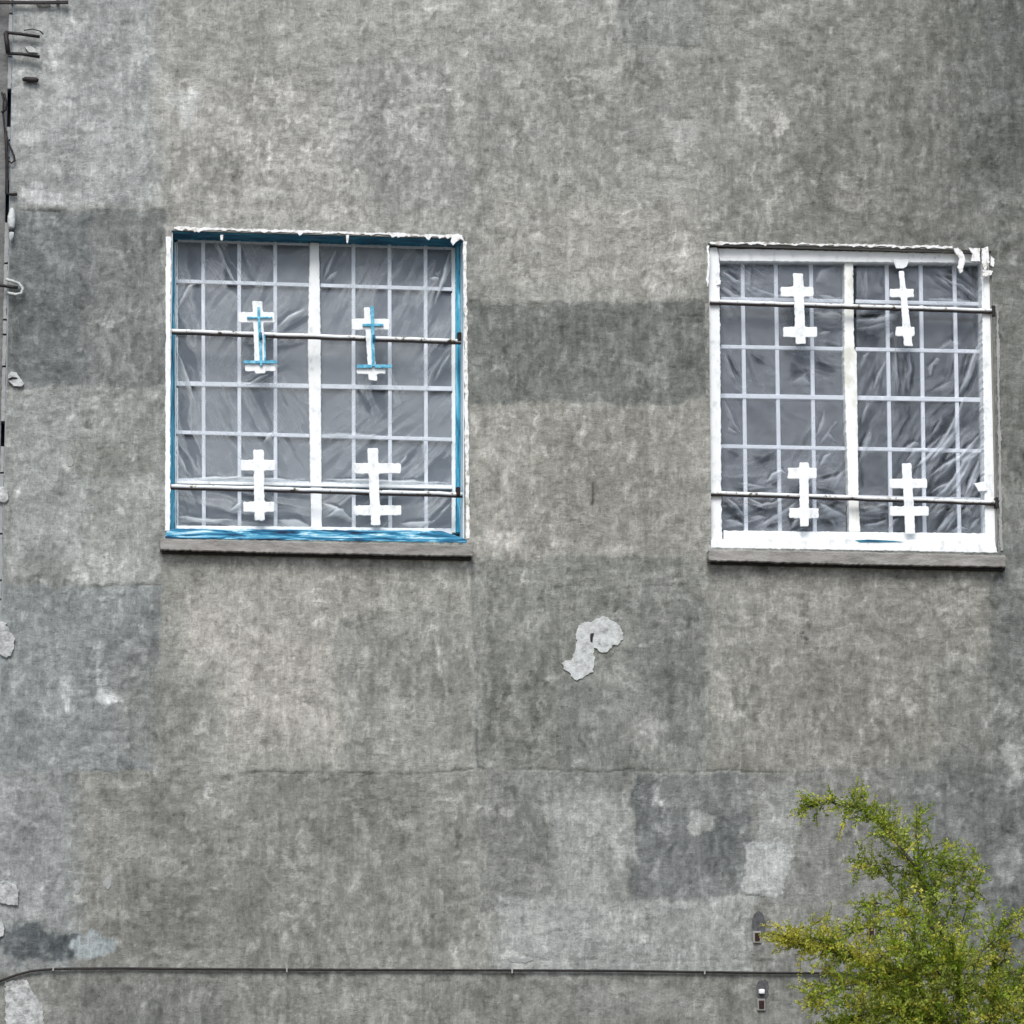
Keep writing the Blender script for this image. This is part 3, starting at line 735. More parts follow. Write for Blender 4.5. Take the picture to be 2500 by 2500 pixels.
# white overpaint on the wall round the opening
plate_ = lambda poly, nm, mat, root, y0=-.005, y1=.006: (lambda mm: (mm.prism(poly, y0, y1), mm.make(nm, mat, root, bevel=.0008))[1])(MB())
plate_(strip_poly((425, 556), (1128, 577), 2.2, 3.5, 1.2, 21, 16, 6), 'paint_edge', M_dirtywhite, w1)
plate_(strip_poly((417, 578), (415, 1296), 0, 12, .7, 22), 'paint_edge', M_white, w1)
plate_(strip_poly((1134, 590), (1142, 1315), 4.5, 4, .9, 23), 'paint_edge', M_dirtywhite, w1)
plate_([P(*p) for p in [(1100, 590), (1104, 574), (1118, 571), (1128, 578), (1134, 590), (1124, 584), (1112, 592), (1106, 600)]], 'paint_edge', M_dirtywhite, w1, -.007)
for k, x in enumerate((848, 541)):
    plate_([P(*p) for p in [(x-3, 574), (x+4, 574), (x+3, 585), (x+1, 594-6*k), (x-2, 593-6*k), (x-3, 584)]], 'paint_drip', M_dirtywhite, w1, -.006)
# security bars
YB = .03
def secbar(x0, y0, x1, y1, r, root, y=YB):
    a = at(x0, y0, y); c = at(x1, y1, y); m = MB()
    n = 24; rg = random.Random(int(x0+y0)); pts = [a+(c-a)*(k/n)+np.array([0, 0, rg.gauss(0, .0009)]) for k in range(n+1)]
    m.tube(pts, r, 10); o = m.make('security_bar', M_iron, root, True)
    m = MB(); m.prism([(q_[0], q_[2]-.5*r) for q_ in pts]+[(q_[0], q_[2]-1.75*r) for q_ in pts[::-1]], y-.003, y+.020); m.make('bar_shadow', M_rust_shade, root)  # dark band under the bar, added to draw its shadow
    return o
secbar(407, 807, 1126, 832, .0090, w1)
secbar(405, 1186, 1130, 1206, .0090, w1)
rail(431, 1177, 1104, 1190, 3.5, .12, .155, 'lower_rail', M_white, w1)
for x, y_ in ((1123, 818), (1120, 1196), (412, 1180)):
    m = MB(); m.box(P(x-5, y_)[0], P(x+5, y_)[0], .015, .05, P(x, y_+12)[1], P(x, y_-9)[1]); m.make('bar_socket', M_rust_shade, w1, bevel=.004)
YC = .012
plate(double_cross((616, 641, 623, 647), 735, 912, (582, 670, 762, 787), (598, 673, 890, 906)), YC, YC+.008, 'double_cross', M_white, w1, 1)
plate(double_cross((889, 903, 900, 922), 750, 929, (859, 951, 778, 805), (871, 942, 900, 913)), YC, YC+.008, 'double_cross', M_white, w1, 2)
plate(double_cross((618, 644, 622, 647), 1098, 1271, (588, 673, 1123, 1149), (594, 670, 1225, 1250)), YC, YC+.008, 'double_cross', M_white, w1, 3)
plate(double_cross((897, 923, 906, 929), 1094, 1282, (864, 979, 1131, 1156), (863, 980, 1234, 1258)), YC, YC+.008, 'double_cross', M_white, w1, 4)
plate(double_cross((628, 634, 635, 641), 749, 893, (603, 665, 773, 777), (595, 677, 880, 887)), YC-.012, YC-.003, 'blue_cross', M_cyan, w1, 5, .0005)
plate(double_cross((905, 913, 908, 915), 747, 894, (885, 936, 790, 796), (871, 957, 890, 898)), YC-.012, YC-.003, 'blue_cross', M_cyan, w1, 6, .0005)
plate([(620, 818), (632, 818), (634, 879), (622, 879)], YC+.001, YC+.007, 'stem_strip', M_white, w1, 7)
plate([(641, 818), (647, 818), (650, 879), (643, 879)], YC+.001, YC+.007, 'stem_strip', M_cyan, w1, 8)
for x, y_ in ((636, 820), (913, 826)):
    m = MB(); m.tube([at(x, y_-8, -.004), at(x+1, y_+9, -.004)], [.007, .0085], 8); m.make('rivet', M_navy, w1, True)
# plastic sheets
F1 = [([(530, 590), (552, 650), (580, 700)], 7, .006, .22), ([(545, 640), (562, 690), (590, 725)], 5, .006, -.3), ([(560, 592), (575, 640), (584, 660)], 9, .004, -.2),
      ([(430, 760), (460, 700), (485, 690)], 5, .004, .15), ([(680, 800), (705, 775), (745, 755)], 6, .005, .18), ([(690, 808), (720, 790), (752, 770)], 5, .006, -.3),
      ([(440, 830), (470, 880), (478, 900)], 6, .005, -.25), ([(435, 860), (460, 930), (475, 980)], 5, .004, .15), ([(440, 1000), (455, 1050), (470, 1100), (480, 1140)], 5, .006, -.3),
      ([(436, 1110), (455, 1150), (470, 1165)], 4, .004, .12), ([(600, 1160), (575, 1168), (500, 1172)], 6, .003, .2), ([(432, 1260), (470, 1268), (520, 1272), (570, 1268)], 7, .005, .25),
      ([(440, 1276), (480, 1282), (560, 1284)], 4, .005, -.35), ([(560, 1248), (590, 1225)], 5, .004, .2), ([(432, 1168), (600, 1168), (752, 1172)], 5, .003, .25),
      ([(640, 605), (700, 608), (745, 602)], 6, .005, -.3), ([(600, 940), (630, 925), (660, 912)], 5, .004, .2), ([(680, 1270), (720, 1272), (755, 1284)], 10, .003, .25),
      ([(590, 835), (640, 850), (745, 838)], 7, .004, -.15), ([(640, 1085), (660, 1062), (672, 1050)], 5, .004, .15)]
film('plastic_sheet', (433, 757, 589, 597, 1286, 1290), F1, .142, .27, M_film1, w1, 1, gain=3.2, crinkle=[(600, 750, 170, 170, 62, .16, 9), (640, 1040, 150, 150, 118, .16, 9), (460, 780, 50, 240, 100, .25, 12), (455, 1100, 50, 200, 110, .3, 11), (560, 640, 70, 90, 125, .3, 12), (600, 1240, 200, 60, 170, .35, 12), (700, 790, 70, 60, 40, .3, 10), (640, 900, 60, 40, 30, .25, 9)])
F1b = [([(790, 680), (805, 640), (820, 610)], 5, .005, .2), ([(790, 690), (815, 668), (825, 660)], 5, .004, .15), ([(1060, 745), (1075, 700), (1095, 620)], 6, .006, .22), ([(1050, 680), (1072, 680)], 5, .004, .3),
       ([(1058, 670), (1078, 640), (1092, 612)], 5, .006, -.3), ([(1045, 900), (1060, 870), (1095, 830)], 6, .006, -.25), ([(1060, 930), (1080, 890), (1100, 860)], 5, .005, .2),
       ([(875, 955), (895, 985), (905, 1010)], 5, .004, -.2), ([(905, 950), (925, 975)], 4, .004, -.2), ([(980, 1140), (1000, 1115), (1015, 1100)], 4, .005, -.25), ([(975, 1135), (995, 1110)], 4, .004, .2),
       ([(1065, 1140), (1085, 1130), (1102, 1145)], 5, .005, -.3), ([(790, 1168), (860, 1172), (1000, 1176), (1100, 1178)], 6, .004, .3), ([(790, 1230), (820, 1240), (850, 1260), (870, 1275)], 9, .005, .3),
       ([(800, 1262), (830, 1245), (850, 1240)], 6, .005, .3), ([(1050, 1280), (1075, 1255), (1102, 1225)], 6, .006, .25), ([(1055, 1288), (1080, 1270), (1102, 1250)], 6, .006, -.35),
       ([(980, 1278), (1040, 1276), (1060, 1270)], 6, .003, .3), ([(1010, 608), (1060, 620), (1096, 612)], 7, .005, -.3), ([(1030, 1062), (1040, 1085), (1034, 1120)], 4, .004, .12), ([(790, 1060), (860, 1062), (940, 1064)], 6, .003, .1)]
film('plastic_sheet', (782, 1103, 597, 606, 1290, 1293), F1b, .142, .27, M_film1, w1, 4, gain=3.2, crinkle=[(930, 720, 170, 150, 66, .16, 9), (900, 1090, 150, 150, 40, .18, 9), (1070, 700, 50, 130, 60, .35, 12), (800, 660, 50, 90, 55, .25, 12), (1070, 900, 50, 120, 55, .3, 12), (920, 960, 60, 60, 100, .25, 8), (860, 1240, 110, 55, 20, .45, 12), (1040, 1150, 90, 70, 50, .3, 10), (1080, 1250, 50, 60, 40, .5, 10)])
# sill
def sill(pts, root, seed):
    poly = ragged([P(a, c, -.06) for a, c in pts], .0013, .012, seed)
    m = MB(); m.prism(poly, -.065, .02); o = m.make('sill', M_sill, root, bevel=.004)
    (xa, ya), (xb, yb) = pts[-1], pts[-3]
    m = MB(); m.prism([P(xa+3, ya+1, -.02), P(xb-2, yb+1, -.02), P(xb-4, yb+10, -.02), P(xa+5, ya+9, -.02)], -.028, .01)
    m.make('sill_shadow', M_black, root, bevel=.002); return o  # black strip under the sill, put in as its shadow
sill([(390, 1316), (520, 1318), (700, 1322), (850, 1325), (1153, 1332), (1154, 1358), (700, 1350), (392, 1342)], w1, 41)
adopt(w1)

# ---- right window, all white
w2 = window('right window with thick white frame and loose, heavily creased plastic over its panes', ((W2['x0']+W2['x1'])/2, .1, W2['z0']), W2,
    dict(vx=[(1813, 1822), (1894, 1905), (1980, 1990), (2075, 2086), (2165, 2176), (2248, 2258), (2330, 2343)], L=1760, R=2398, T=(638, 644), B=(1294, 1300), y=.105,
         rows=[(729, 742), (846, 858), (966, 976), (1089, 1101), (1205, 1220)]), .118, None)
m = MB(); m.box(W2['x0'], W2['x1'], .013, .15, W2['z1']-.006, W2['z1']-.0005); m.make('soffit_lining', M_body, w2)
m = MB(); m.box(W2['x1']-.006, W2['x1']-.0005, .013, .15, W2['z0'], W2['z1']-.0065); m.make('jamb_lining', M_body, w2)
Y2 = .075
fr([(1731, 604), (1752, 604), (1757, 640), (1762, 1296), (1766, 1330), (1734, 1332), (1730, 700)], .03, .15, 'frame_stile', M_white, w2, .004, .0014, 11)
fr([(1752.5, 606), (2398, 620), (2398, 642), (1758, 637)], .045, .15, 'frame_rail', M_white, w2, .003, .0010, 12)
fr([(2396, 622), (2418, 624), (2424, 900), (2434, 1335), (2406, 1335), (2400, 900)], .03, .15, 'frame_stile', M_white, w2, .004, .0012, 13)
fr([(1766.5, 1295), (2405.5, 1302), (2405.5, 1322), (1766.5, 1318)], .05, .15, 'frame_rail', M_white, w2, .003, .001, 14)
fr([(2062, 640), (2083, 640), (2086, 850), (2092, 860), (2097, 1240), (2101, 1298), (2074, 1298), (2068, 1100), (2061, 900)], .066, .14, 'mullion', M_cream, w2, .004, .0010, 15)
fr([(1736, 1318), (1790, 1315), (2080, 1314), (2430, 1322), (2436, 1350), (2070, 1343), (1736, 1338)], -.004, .045, 'painted_upstand', M_white, w2, .004, .0012, 16)
m = MB(); m.prism([P(x, y_, -.007) for x, y_ in [(2088, 1319), (2120, 1317), (2180, 1320), (2205, 1323), (2150, 1324), (2100, 1324)]], -.0065, .0); m.make('paint_gap', M_navy, w2)
plate_(strip_poly((1733, 592), (2325, 604), 2.2, 2.2, 1.4, 31, 14, 3), 'paint_edge', M_dirtywhite, w2)
plate_(strip_poly((1732, 600), (1731, 700), -1, 5, 1.2, 32), 'paint_edge', M_white, w2)
for k, pl in enumerate([[(2328, 607), (2338, 605), (2350, 616), (2356, 632), (2350, 662), (2343, 668), (2337, 652), (2342, 632), (2332, 618)],
                        [(2364, 606), (2392, 606), (2392, 638), (2370, 638), (2374, 620)], [(2396, 608), (2412, 602), (2416, 640), (2404, 664), (2396, 640)],
                        [(2418, 626), (2427, 632), (2426, 652), (2418, 648)], [(2398, 660), (2424, 662), (2420, 672), (2398, 676)]]):
    plate_(ragged([P(*p) for p in pl], .0012, .007, k), 'paint_flake', M_dirtywhite, w2, -.006)
plate_(strip_poly((2434, 760), (2443, 1345), 3.5, 2.5, 1.0, 33), 'paint_edge', M_cement, w2, -.008)
secbar(1734, 735, 2430, 758, .0085, w2, .012)
secbar(1734, 1202, 2434, 1226, .0085, w2, .012)
Y3 = .0
plate(double_cross((1936, 1961, 1943, 1967), 667, 840, (1906, 1986, 700, 724), (1912, 1995, 798, 823)), Y3, Y3+.008, 'double_cross', M_white, w2, 1)
plate(double_cross((2195, 2207, 2207, 2229), 661, 845, (2172, 2232, 705, 726), (2187, 2233, 797, 821)), Y3, Y3+.008, 'double_cross', M_white, w2, 2)
plate(double_cross((1952, 1975, 1953, 1975), 1129, 1285, (1923, 1994, 1142, 1169), (1927, 1999, 1240, 1265)), Y3, Y3+.008, 'double_cross', M_white, w2, 3)
plate(double_cross((2202, 2225, 2211, 2235), 1131, 1304, (2172, 2264, 1169, 1192), (2173, 2268, 1236, 1259)), Y3, Y3+.008, 'double_cross', M_white, w2, 4)
plate([(2180, 634), (2220, 634), (2214, 650), (2206, 655), (2188, 655)], .04, .05, 'tape_tab', M_white, w2, 5)
plate([(2377, 1180), (2400, 1176), (2410, 1176), (2410, 1198), (2390, 1199)], .02, .031, 'tape_tab', M_white, w2, 6)
plate([(1750, 682), (1760, 684), (1759, 694), (1750, 696)], .02, .032, 'tape_tab', M_white, w2, 7)
for x, y_ in ((2425, 758), (2433, 1226)):
    m = MB(); m.box(P(x-3, y_)[0], P(x+5, y_)[0], -.006, .05, P(x, y_+14)[1], P(x, y_-12)[1]); m.make('bar_socket', M_black, w2, bevel=.003)
F2 = [([(1765, 650), (1790, 668), (1808, 680)], 6, .007, -.22), ([(1765, 665), (1795, 685), (1810, 688)], 5, .006, .3), ([(1780, 695), (1800, 712), (1812, 718)], 5, .007, -.25), ([(1765, 700), (1790, 722), (1812, 726)], 5, .006, .28),
      ([(1830, 640), (1830, 720)], 6, .004, .12), ([(1830, 700), (1860, 712), (1900, 724), (1990, 728)], 6, .005, .2), ([(1990, 690), (2010, 665), (2040, 650)], 10, .005, .2), ([(2000, 720), (2040, 730), (2058, 726)], 6, .004, .25),
      ([(1980, 760), (2010, 770), (2040, 765), (2060, 775)], 10, .006, .35), ([(1990, 790), (2020, 805), (2055, 800)], 8, .006, -.2), ([(2000, 815), (2030, 812)], 5, .005, .3), ([(2010, 835), (2050, 845)], 8, .006, -.2),
      ([(1775, 860), (1790, 895), (1806, 920)], 5, .007, -.25), ([(1770, 865), (1785, 910), (1800, 935)], 5, .005, .15), ([(1832, 862), (1850, 878), (1870, 890)], 7, .006, -.25), ([(1930, 880), (1945, 900), (1930, 920)], 12, .005, -.2),
      ([(1990, 870), (2010, 890), (2040, 905)], 12, .006, -.22), ([(1935, 935), (1960, 925), (1980, 940)], 12, .004, .2), ([(1770, 980), (1790, 1035), (1810, 1060)], 6, .005, .15), ([(1775, 1045), (1800, 1060)], 5, .005, .2),
      ([(1990, 1070), (2005, 1035), (2012, 1005)], 5, .006, .25), ([(2000, 1085), (2020, 1060), (2045, 1080)], 6, .005, .2), ([(1835, 1110), (1860, 1120), (1890, 1104)], 9, .006, -.25), ([(1775, 1098), (1805, 1112)], 7, .005, -.2),
      ([(1870, 1180), (1885, 1160), (1908, 1150), (1920, 1158)], 6, .008, .5), ([(1880, 1185), (1900, 1175)], 6, .007, -.3), ([(2000, 1140), (2015, 1115), (2030, 1105)], 6, .006, .3), ([(2000, 1165), (2030, 1160)], 6, .006, -.25),
      ([(2005, 1175), (2040, 1170), (2060, 1150)], 9, .005, .28), ([(1990, 1190), (2015, 1195), (2040, 1205)], 6, .006, -.3), ([(1790, 1190), (1830, 1198), (1890, 1190)], 6, .006, -.25), ([(1800, 1180), (1850, 1188), (1870, 1190)], 6, .004, .25),
      ([(1768, 1225), (1790, 1250), (1820, 1280)], 7, .008, -.28), ([(1775, 1218), (1800, 1238), (1818, 1262)], 6, .007, .32), ([(1770, 1270), (1800, 1275), (1820, 1286)], 7, .006, .35),
      ([(1825, 1215), (1860, 1235), (1890, 1228), (1925, 1208)], 7, .008, .42), ([(1825, 1228), (1865, 1246), (1900, 1238)], 6, .008, -.3), ([(1830, 1262), (1870, 1262)], 6, .005, .25), ([(1860, 1282), (1890, 1262), (1925, 1245), (1945, 1225)], 7, .008, .42),
      ([(1872, 1285), (1900, 1275)], 8, .008, -.3), ([(1920, 1262), (1935, 1258)], 7, .006, -.3), ([(1930, 1290), (1942, 1272), (1955, 1262)], 6, .006, .35), ([(2000, 1228), (2030, 1248), (2066, 1262)], 9, .008, .42), ([(2000, 1215), (2035, 1222), (2060, 1228)], 5, .006, -.25),
      ([(1998, 1262), (2030, 1278), (2060, 1285)], 12, .005, -.2), ([(2030, 1268), (2045, 1290)], 5, .005, .15)]
film('plastic_sheet', (1757, 2066, 638, 641, 1297, 1299), F2, .088, .28, M_film2, w2, 7, .005, crinkle=[(1800, 690, 75, 70, -35, .6, 10), (2000, 830, 90, 130, 160, .4, 13), (1790, 900, 60, 120, 115, .35, 11), (1850, 700, 90, 40, 5, .3, 9), (2010, 1110, 80, 110, 60, .45, 12), (1900, 1160, 160, 50, 10, .45, 11), (1900, 1260, 190, 55, 20, .75, 10), (1950, 950, 120, 90, 150, .25, 14)])
F2b = [([(2115, 650), (2115, 740)], 8, .004, .15), ([(2100, 655), (2105, 730)], 6, .004, .12), ([(2145, 690), (2150, 720)], 12, .004, .12), ([(2090, 735), (2160, 740)], 5, .004, .2), ([(2262, 730), (2330, 735), (2385, 738)], 7, .004, .25),
       ([(2280, 670), (2310, 695), (2330, 708)], 5, .007, .28), ([(2290, 672), (2320, 690), (2345, 695), (2385, 730)], 5, .007, .28), ([(2300, 665), (2330, 680)], 6, .006, -.15), ([(2345, 712), (2370, 732)], 5, .006, -.15), ([(2345, 665), (2385, 650)], 12, .004, -.12),
       ([(2090, 782), (2140, 784), (2170, 775), (2196, 762)], 12, .008, .38), ([(2090, 802), (2120, 802), (2160, 790)], 8, .006, .3), ([(2100, 768), (2150, 768)], 5, .007, -.2), ([(2095, 825), (2150, 822)], 14, .005, -.14),
       ([(2165, 830), (2175, 815), (2180, 808)], 5, .005, .25), ([(2185, 850), (2190, 900), (2192, 960)], 6, .006, .3), ([(2218, 850), (2222, 900), (2218, 955)], 6, .006, .3), ([(2205, 860), (2206, 930)], 5, .006, -.15), ([(2130, 955), (2145, 915), (2162, 880)], 5, .007, .35),
       ([(2100, 900), (2110, 870), (2125, 858)], 6, .006, .25), ([(2262, 905), (2275, 890), (2270, 920)], 5, .006, .3), ([(2340, 965), (2360, 920), (2380, 860), (2392, 830)], 7, .009, .45), ([(2350, 965), (2372, 915), (2386, 875)], 5, .007, -.15),
       ([(2290, 855), (2320, 835), (2345, 840)], 8, .005, .18), ([(2270, 960), (2300, 945), (2325, 930)], 8, .005, .22), ([(2100, 1040), (2112, 1000), (2120, 980)], 5, .006, .25), ([(2098, 1130), (2110, 1090), (2125, 1050)], 10, .006, .3), ([(2120, 1090), (2130, 1055)], 4, .006, -.15),
       ([(2195, 1060), (2210, 1030), (2220, 990)], 8, .006, -.12), ([(2205, 1098), (2230, 1085), (2245, 1080)], 8, .006, .38), ([(2210, 1130), (2230, 1100), (2262, 1098), (2300, 1060)], 6, .009, .42), ([(2232, 1142), (2262, 1118), (2290, 1092), (2320, 1045), (2345, 990), (2358, 960)], 8, .011, .55),
       ([(2264, 1130), (2300, 1095), (2330, 1055), (2340, 1010)], 8, .010, .45), ([(2275, 1060), (2290, 1035), (2300, 1020)], 5, .007, .3), ([(2268, 1165), (2300, 1140), (2340, 1118), (2380, 1075), (2398, 1055)], 7, .011, .58), ([(2270, 1150), (2310, 1120), (2330, 1108)], 4, .008, -.15),
       ([(2290, 1210), (2330, 1170), (2350, 1130), (2395, 1090)], 8, .011, .52), ([(2268, 1206), (2290, 1190), (2315, 1178)], 6, .009, .5), ([(2310, 1212), (2340, 1180), (2370, 1120), (2396, 1100)], 5, .009, .3), ([(2355, 1212), (2372, 1170), (2390, 1120)], 7, .010, .48),
       ([(2370, 1205), (2385, 1170), (2398, 1140)], 6, .008, -.14), ([(2330, 1200), (2345, 1195)], 5, .008, .3), ([(2105, 1240), (2140, 1238), (2168, 1228)], 11, .007, .38), ([(2105, 1282), (2140, 1280), (2168, 1268)], 6, .008, .42), ([(2105, 1256), (2140, 1258), (2165, 1250)], 5, .007, -.14),
       ([(2165, 1296), (2180, 1272), (2195, 1262)], 5, .007, .38), ([(2285, 1298), (2310, 1270), (2330, 1248)], 8, .009, .5), ([(2305, 1300), (2325, 1272), (2338, 1255)], 4, .008, .38), ([(2270, 1270), (2300, 1245), (2330, 1232)], 5, .006, .2), ([(2365, 1296), (2380, 1275), (2395, 1262)], 6, .006, .3),
       ([(2320, 1298), (2345, 1285), (2360, 1290)], 5, .006, .3), ([(2360, 1240), (2372, 1260)], 8, .005, .2), ([(2100, 1130), (2106, 1190)], 5, .006, -.14)]
film('plastic_sheet', (2091, 2399, 641, 644, 1299, 1302), F2b, .088, .22, M_film2, w2, 9, .005, crinkle=[(2320, 1130, 120, 140, 52, .85, 9), (2330, 1250, 110, 70, 48, .8, 9), (2130, 1250, 70, 60, 8, .7, 10), (2120, 950, 50, 180, 68, .45, 10), (2200, 910, 50, 90, 88, .6, 8), (2360, 900, 60, 130, 65, .5, 10), (2330, 690, 100, 60, -35, .55, 9), (2210, 1060, 60, 80, 60, .4, 9), (2290, 950, 70, 70, 30, .3, 12), (2130, 790, 80, 50, 12, .5, 10), (2120, 690, 60, 60, 90, .3, 12)])
sill([(1730, 1343), (2080, 1348), (2454, 1357), (2456, 1384), (2080, 1378), (1731, 1368)], w2, 42)
adopt(w2)

# ------------------------------------------------------------------ cable along the wall
pts = []
for x, y_ in [(-60, 2412), (-20, 2402), (10, 2391), (40, 2380), (75, 2371), (110, 2367), (160, 2365), (300, 2364), (480, 2366), (700, 2367), (950, 2368), (1250, 2369), (1500, 2370), (1700, 2373), (1850, 2375), (2000, 2376), (2200, 2377), (2400, 2378), (2560, 2378), (2900, 2380)]:
    pts.append(at(x, y_, -.014))
m = MB(); m.tube(pts, .0062, 10); cb = m.make('cable', M_black, None, True)
tag(cb, 'thin black cable running level across the bottom of the grey wall', 'cable')
for k, x in enumerate((130, 700, 1250, 1720)):
    p = at(x, 2366+x/200, -.014); m = MB(); m.box(p[0]-.004, p[0]+.004, -.024, .002, p[2]-.009, p[2]+.012); o = m.make('cable_clip', M_cement, cb, bevel=.002)

# ------------------------------------------------------------------ blocked outlets near the tree
def outlet(x, y_, label, cap=False):
    root = thing('wall_outlet', label, 'wall socket', tuple(at(x, y_, 0)), 'small dark sockets at the foot of the wall')
    poly = ragged([P(*p) for p in ring(x+4, y_-35, 16, 28, 16, int(x))], .0012, .008, int(x))
    m = MB(); m.prism(poly, -.003, .006); m.make('dark_patch', M_hole, root)
    m = MB(); c = P(x, y_); m.box(c[0]-.021, c[0]+.021, -.012, .004, c[1]-.030, c[1]+.030); m.make('collar', M_body, root, bevel=.004)
    m = MB(); m.box(c[0]-.013, c[0]+.013, -.016, .0, c[1]-.020, c[1]+.020); m.make('block', M_brown, root, bevel=.002)
    if cap:
        m = MB(); c2 = P(x, y_-32); m.box(c2[0]-.014, c2[0]+.014, -.03, .0, c2[1]-.012, c2[1]+.012); m.make('white_cap', M_white, root, bevel=.006)
    adopt(root)
outlet(1848, 2288, 'dark brown socket above the cable, in clear view left of the tree')
outlet(1858, 2453, 'dark socket with white cap below the cable, left of the tree', True)
outlet(2126, 2276, 'dark socket half hidden behind the thin left branches of the tree')

# ------------------------------------------------------------------ ironwork and rubbish on the wall's left edge
def bar(name, pl, r, y, mat, label=None, cat=None, parent=None, rs=None):
    m = MB(); m.tube([at(a, c, y) for a, c in pl], rs or r, 8); o = m.make(name, mat, parent, True)
    if label: tag(o, label, cat)
    return o
o = thing('iron_bar', 'straight black iron bar at the very top left corner of the wall', 'metal bar', tuple(at(80, 5, 0)))
m = MB(); m.prism([P(a, c, -.03) for a, c in [(-40, 1), (100, 3), (166, 1), (167, 9), (100, 10), (-40, 9)]], -.035, -.02); m.make('bar', M_black, o, bevel=.002)
for x in (30, 140):
    p = P(x, 6); m = MB(); m.box(p[0]-.006, p[0]+.006, -.0195, .004, p[1]-.006, p[1]+.006); m.make('fixing', M_black, o)
patch_obj('mortar_dab', [(88, 8), (118, 8), (124, 14), (108, 19), (94, 15)], M_plaster, .01, .001, 51, parent=o)
adopt(o)
o = thing('iron_bracket', 'black U-shaped iron bracket near the top of the left edge', 'bracket', tuple(at(40, 110, 0)))
for i, (pl, r) in enumerate([([(12, 79), (50, 83), (97, 90)], .0085), ([(14, 80), (17, 105), (20, 130)], .012), ([(18, 130), (55, 132), (97, 139)], .0085)]):
    bar('arm' if i != 1 else 'web', pl, r, -.03-.001*i, M_black, parent=o)
for x, y_ in ((20, 105),):
    p = P(x, y_); m = MB(); m.box(p[0]-.006, p[0]+.006, -.03, .004, p[1]-.01, p[1]+.01); m.make('fixing', M_black, o)
bar('wire_tie', [(58, 74), (80, 71), (98, 76), (106, 84)], .003, -.025, M_black, parent=o)
patch_obj('mortar_dab', [(60, 116), (76, 114), (90, 124), (92, 130), (70, 129)], M_plaster, .012, .001, 52, parent=o)
adopt(o)
m = MB(); m.tube([at(55, 195, -.02), at(62, 193, -.02), at(75, 195, -.02), at(88, 195, -.02), at(94, 197, -.02)], [.008, .013, .0145, .013, .008], 12)
q_ = m.make('iron_stub', M_black, None, True); tag(q_, 'short black oval stub of iron below the U-shaped bracket', 'metal stub')
o = thing('hanging_wire', 'tangled black wire hanging down the left edge above the white insulator', 'wire', tuple(at(16, 350, 0)))
bar('strand', [(4, 225), (9, 245), (8, 280), (12, 320), (22, 352), (34, 380), (36, 392), (28, 398), (20, 392), (18, 370)], .005, -.02, M_black, parent=o)
bar('strand', [(10, 228), (16, 250), (14, 268), (4, 275)], .006, -.022, M_black, parent=o)
bar('strand', [(14, 320), (16, 360), (17, 400), (17, 440), (16, 472), (28, 475), (42, 474)], .0085, -.018, M_black, parent=o)
adopt(o)
o = thing('insulator', 'small white insulator on the left edge, below the black wire', 'insulator', tuple(at(28, 545, 0)))
def lathe(name, prof, mat, parent, y=-.03):
    m = MB(); m.tube([at(x, yy, y) for x, yy, r in prof], [r for x, yy, r in prof], 16); return m.make(name, mat, parent, True)
lathe('body', [(29, 508, .006), (29, 514, .013), (28, 528, .019), (28, 542, .02), (28, 554, .017), (28, 559, .011)], M_plaster, o)
lathe('neck', [(28, 559, .012), (28, 567, .0125)], M_black, o)
lathe('lower_body', [(28, 567, .012), (28, 576, .013), (27, 584, .008), (27, 590, .004)], M_plaster, o)
adopt(o)
o = thing('hook', 'white curved hook holding a black rod, on the left edge beside the dark band', 'hook', tuple(at(35, 700, 0)))
bar('white_hook', [(14, 682), (30, 686), (46, 692), (56, 704), (52, 716), (38, 719), (18, 715)], .0075, -.03, M_plaster, parent=o)
bar('rod', [(-20, 694), (10, 698), (30, 701), (44, 702)], .008, -.028, M_black, parent=o)
adopt(o)
o = thing('mortar_lump', 'pale broken mortar lump with dark hollow at the bottom of the dark band, left edge', 'mortar lump', tuple(at(35, 925, 0)))
patch_obj('lump', [(18, 918), (28, 908), (40, 912), (50, 925), (58, 938), (52, 946), (34, 944), (22, 934)], M_plaster, .018, .0015, 61, parent=o)
m = MB(); m.tube([at(20, 926, -.022), at(30, 922, -.024), at(42, 923, -.02)], [.003, .005, .003], 8); m.make('hollow', M_black, o, True)
adopt(o)
for k, (pl, lab) in enumerate([([(-4, 1190), (12, 1188), (20, 1200), (22, 1220), (12, 1228), (-4, 1226)], 'small pale mortar lump on the left edge level with the window sills'),
        ([(-4, 1520), (16, 1522), (24, 1545), (36, 1556), (34, 1580), (26, 1602), (10, 1606), (-4, 1596)], 'round pale mortar lump on the left edge level with the white plaster dabs'),
        ([(-4, 2156), (10, 2150), (38, 2158), (46, 2175), (44, 2212), (8, 2208), (-4, 2200)], 'square pale mortar lump low on the left edge'),
        ([(-4, 2250), (8, 2252), (12, 2268), (8, 2286), (-4, 2290)], 'smallest pale mortar lump on the left edge, just above the cable')]):
    poly = ragged([P(a, c) for a, c in pl], .0026, .009, 70+k); m = MB(); m.prism(poly, -.014, .01); o = m.make('mortar_lump', M_lump, None, bevel=.005)
    tag(o, lab, 'mortar lump', 'mortar lumps on the left edge')
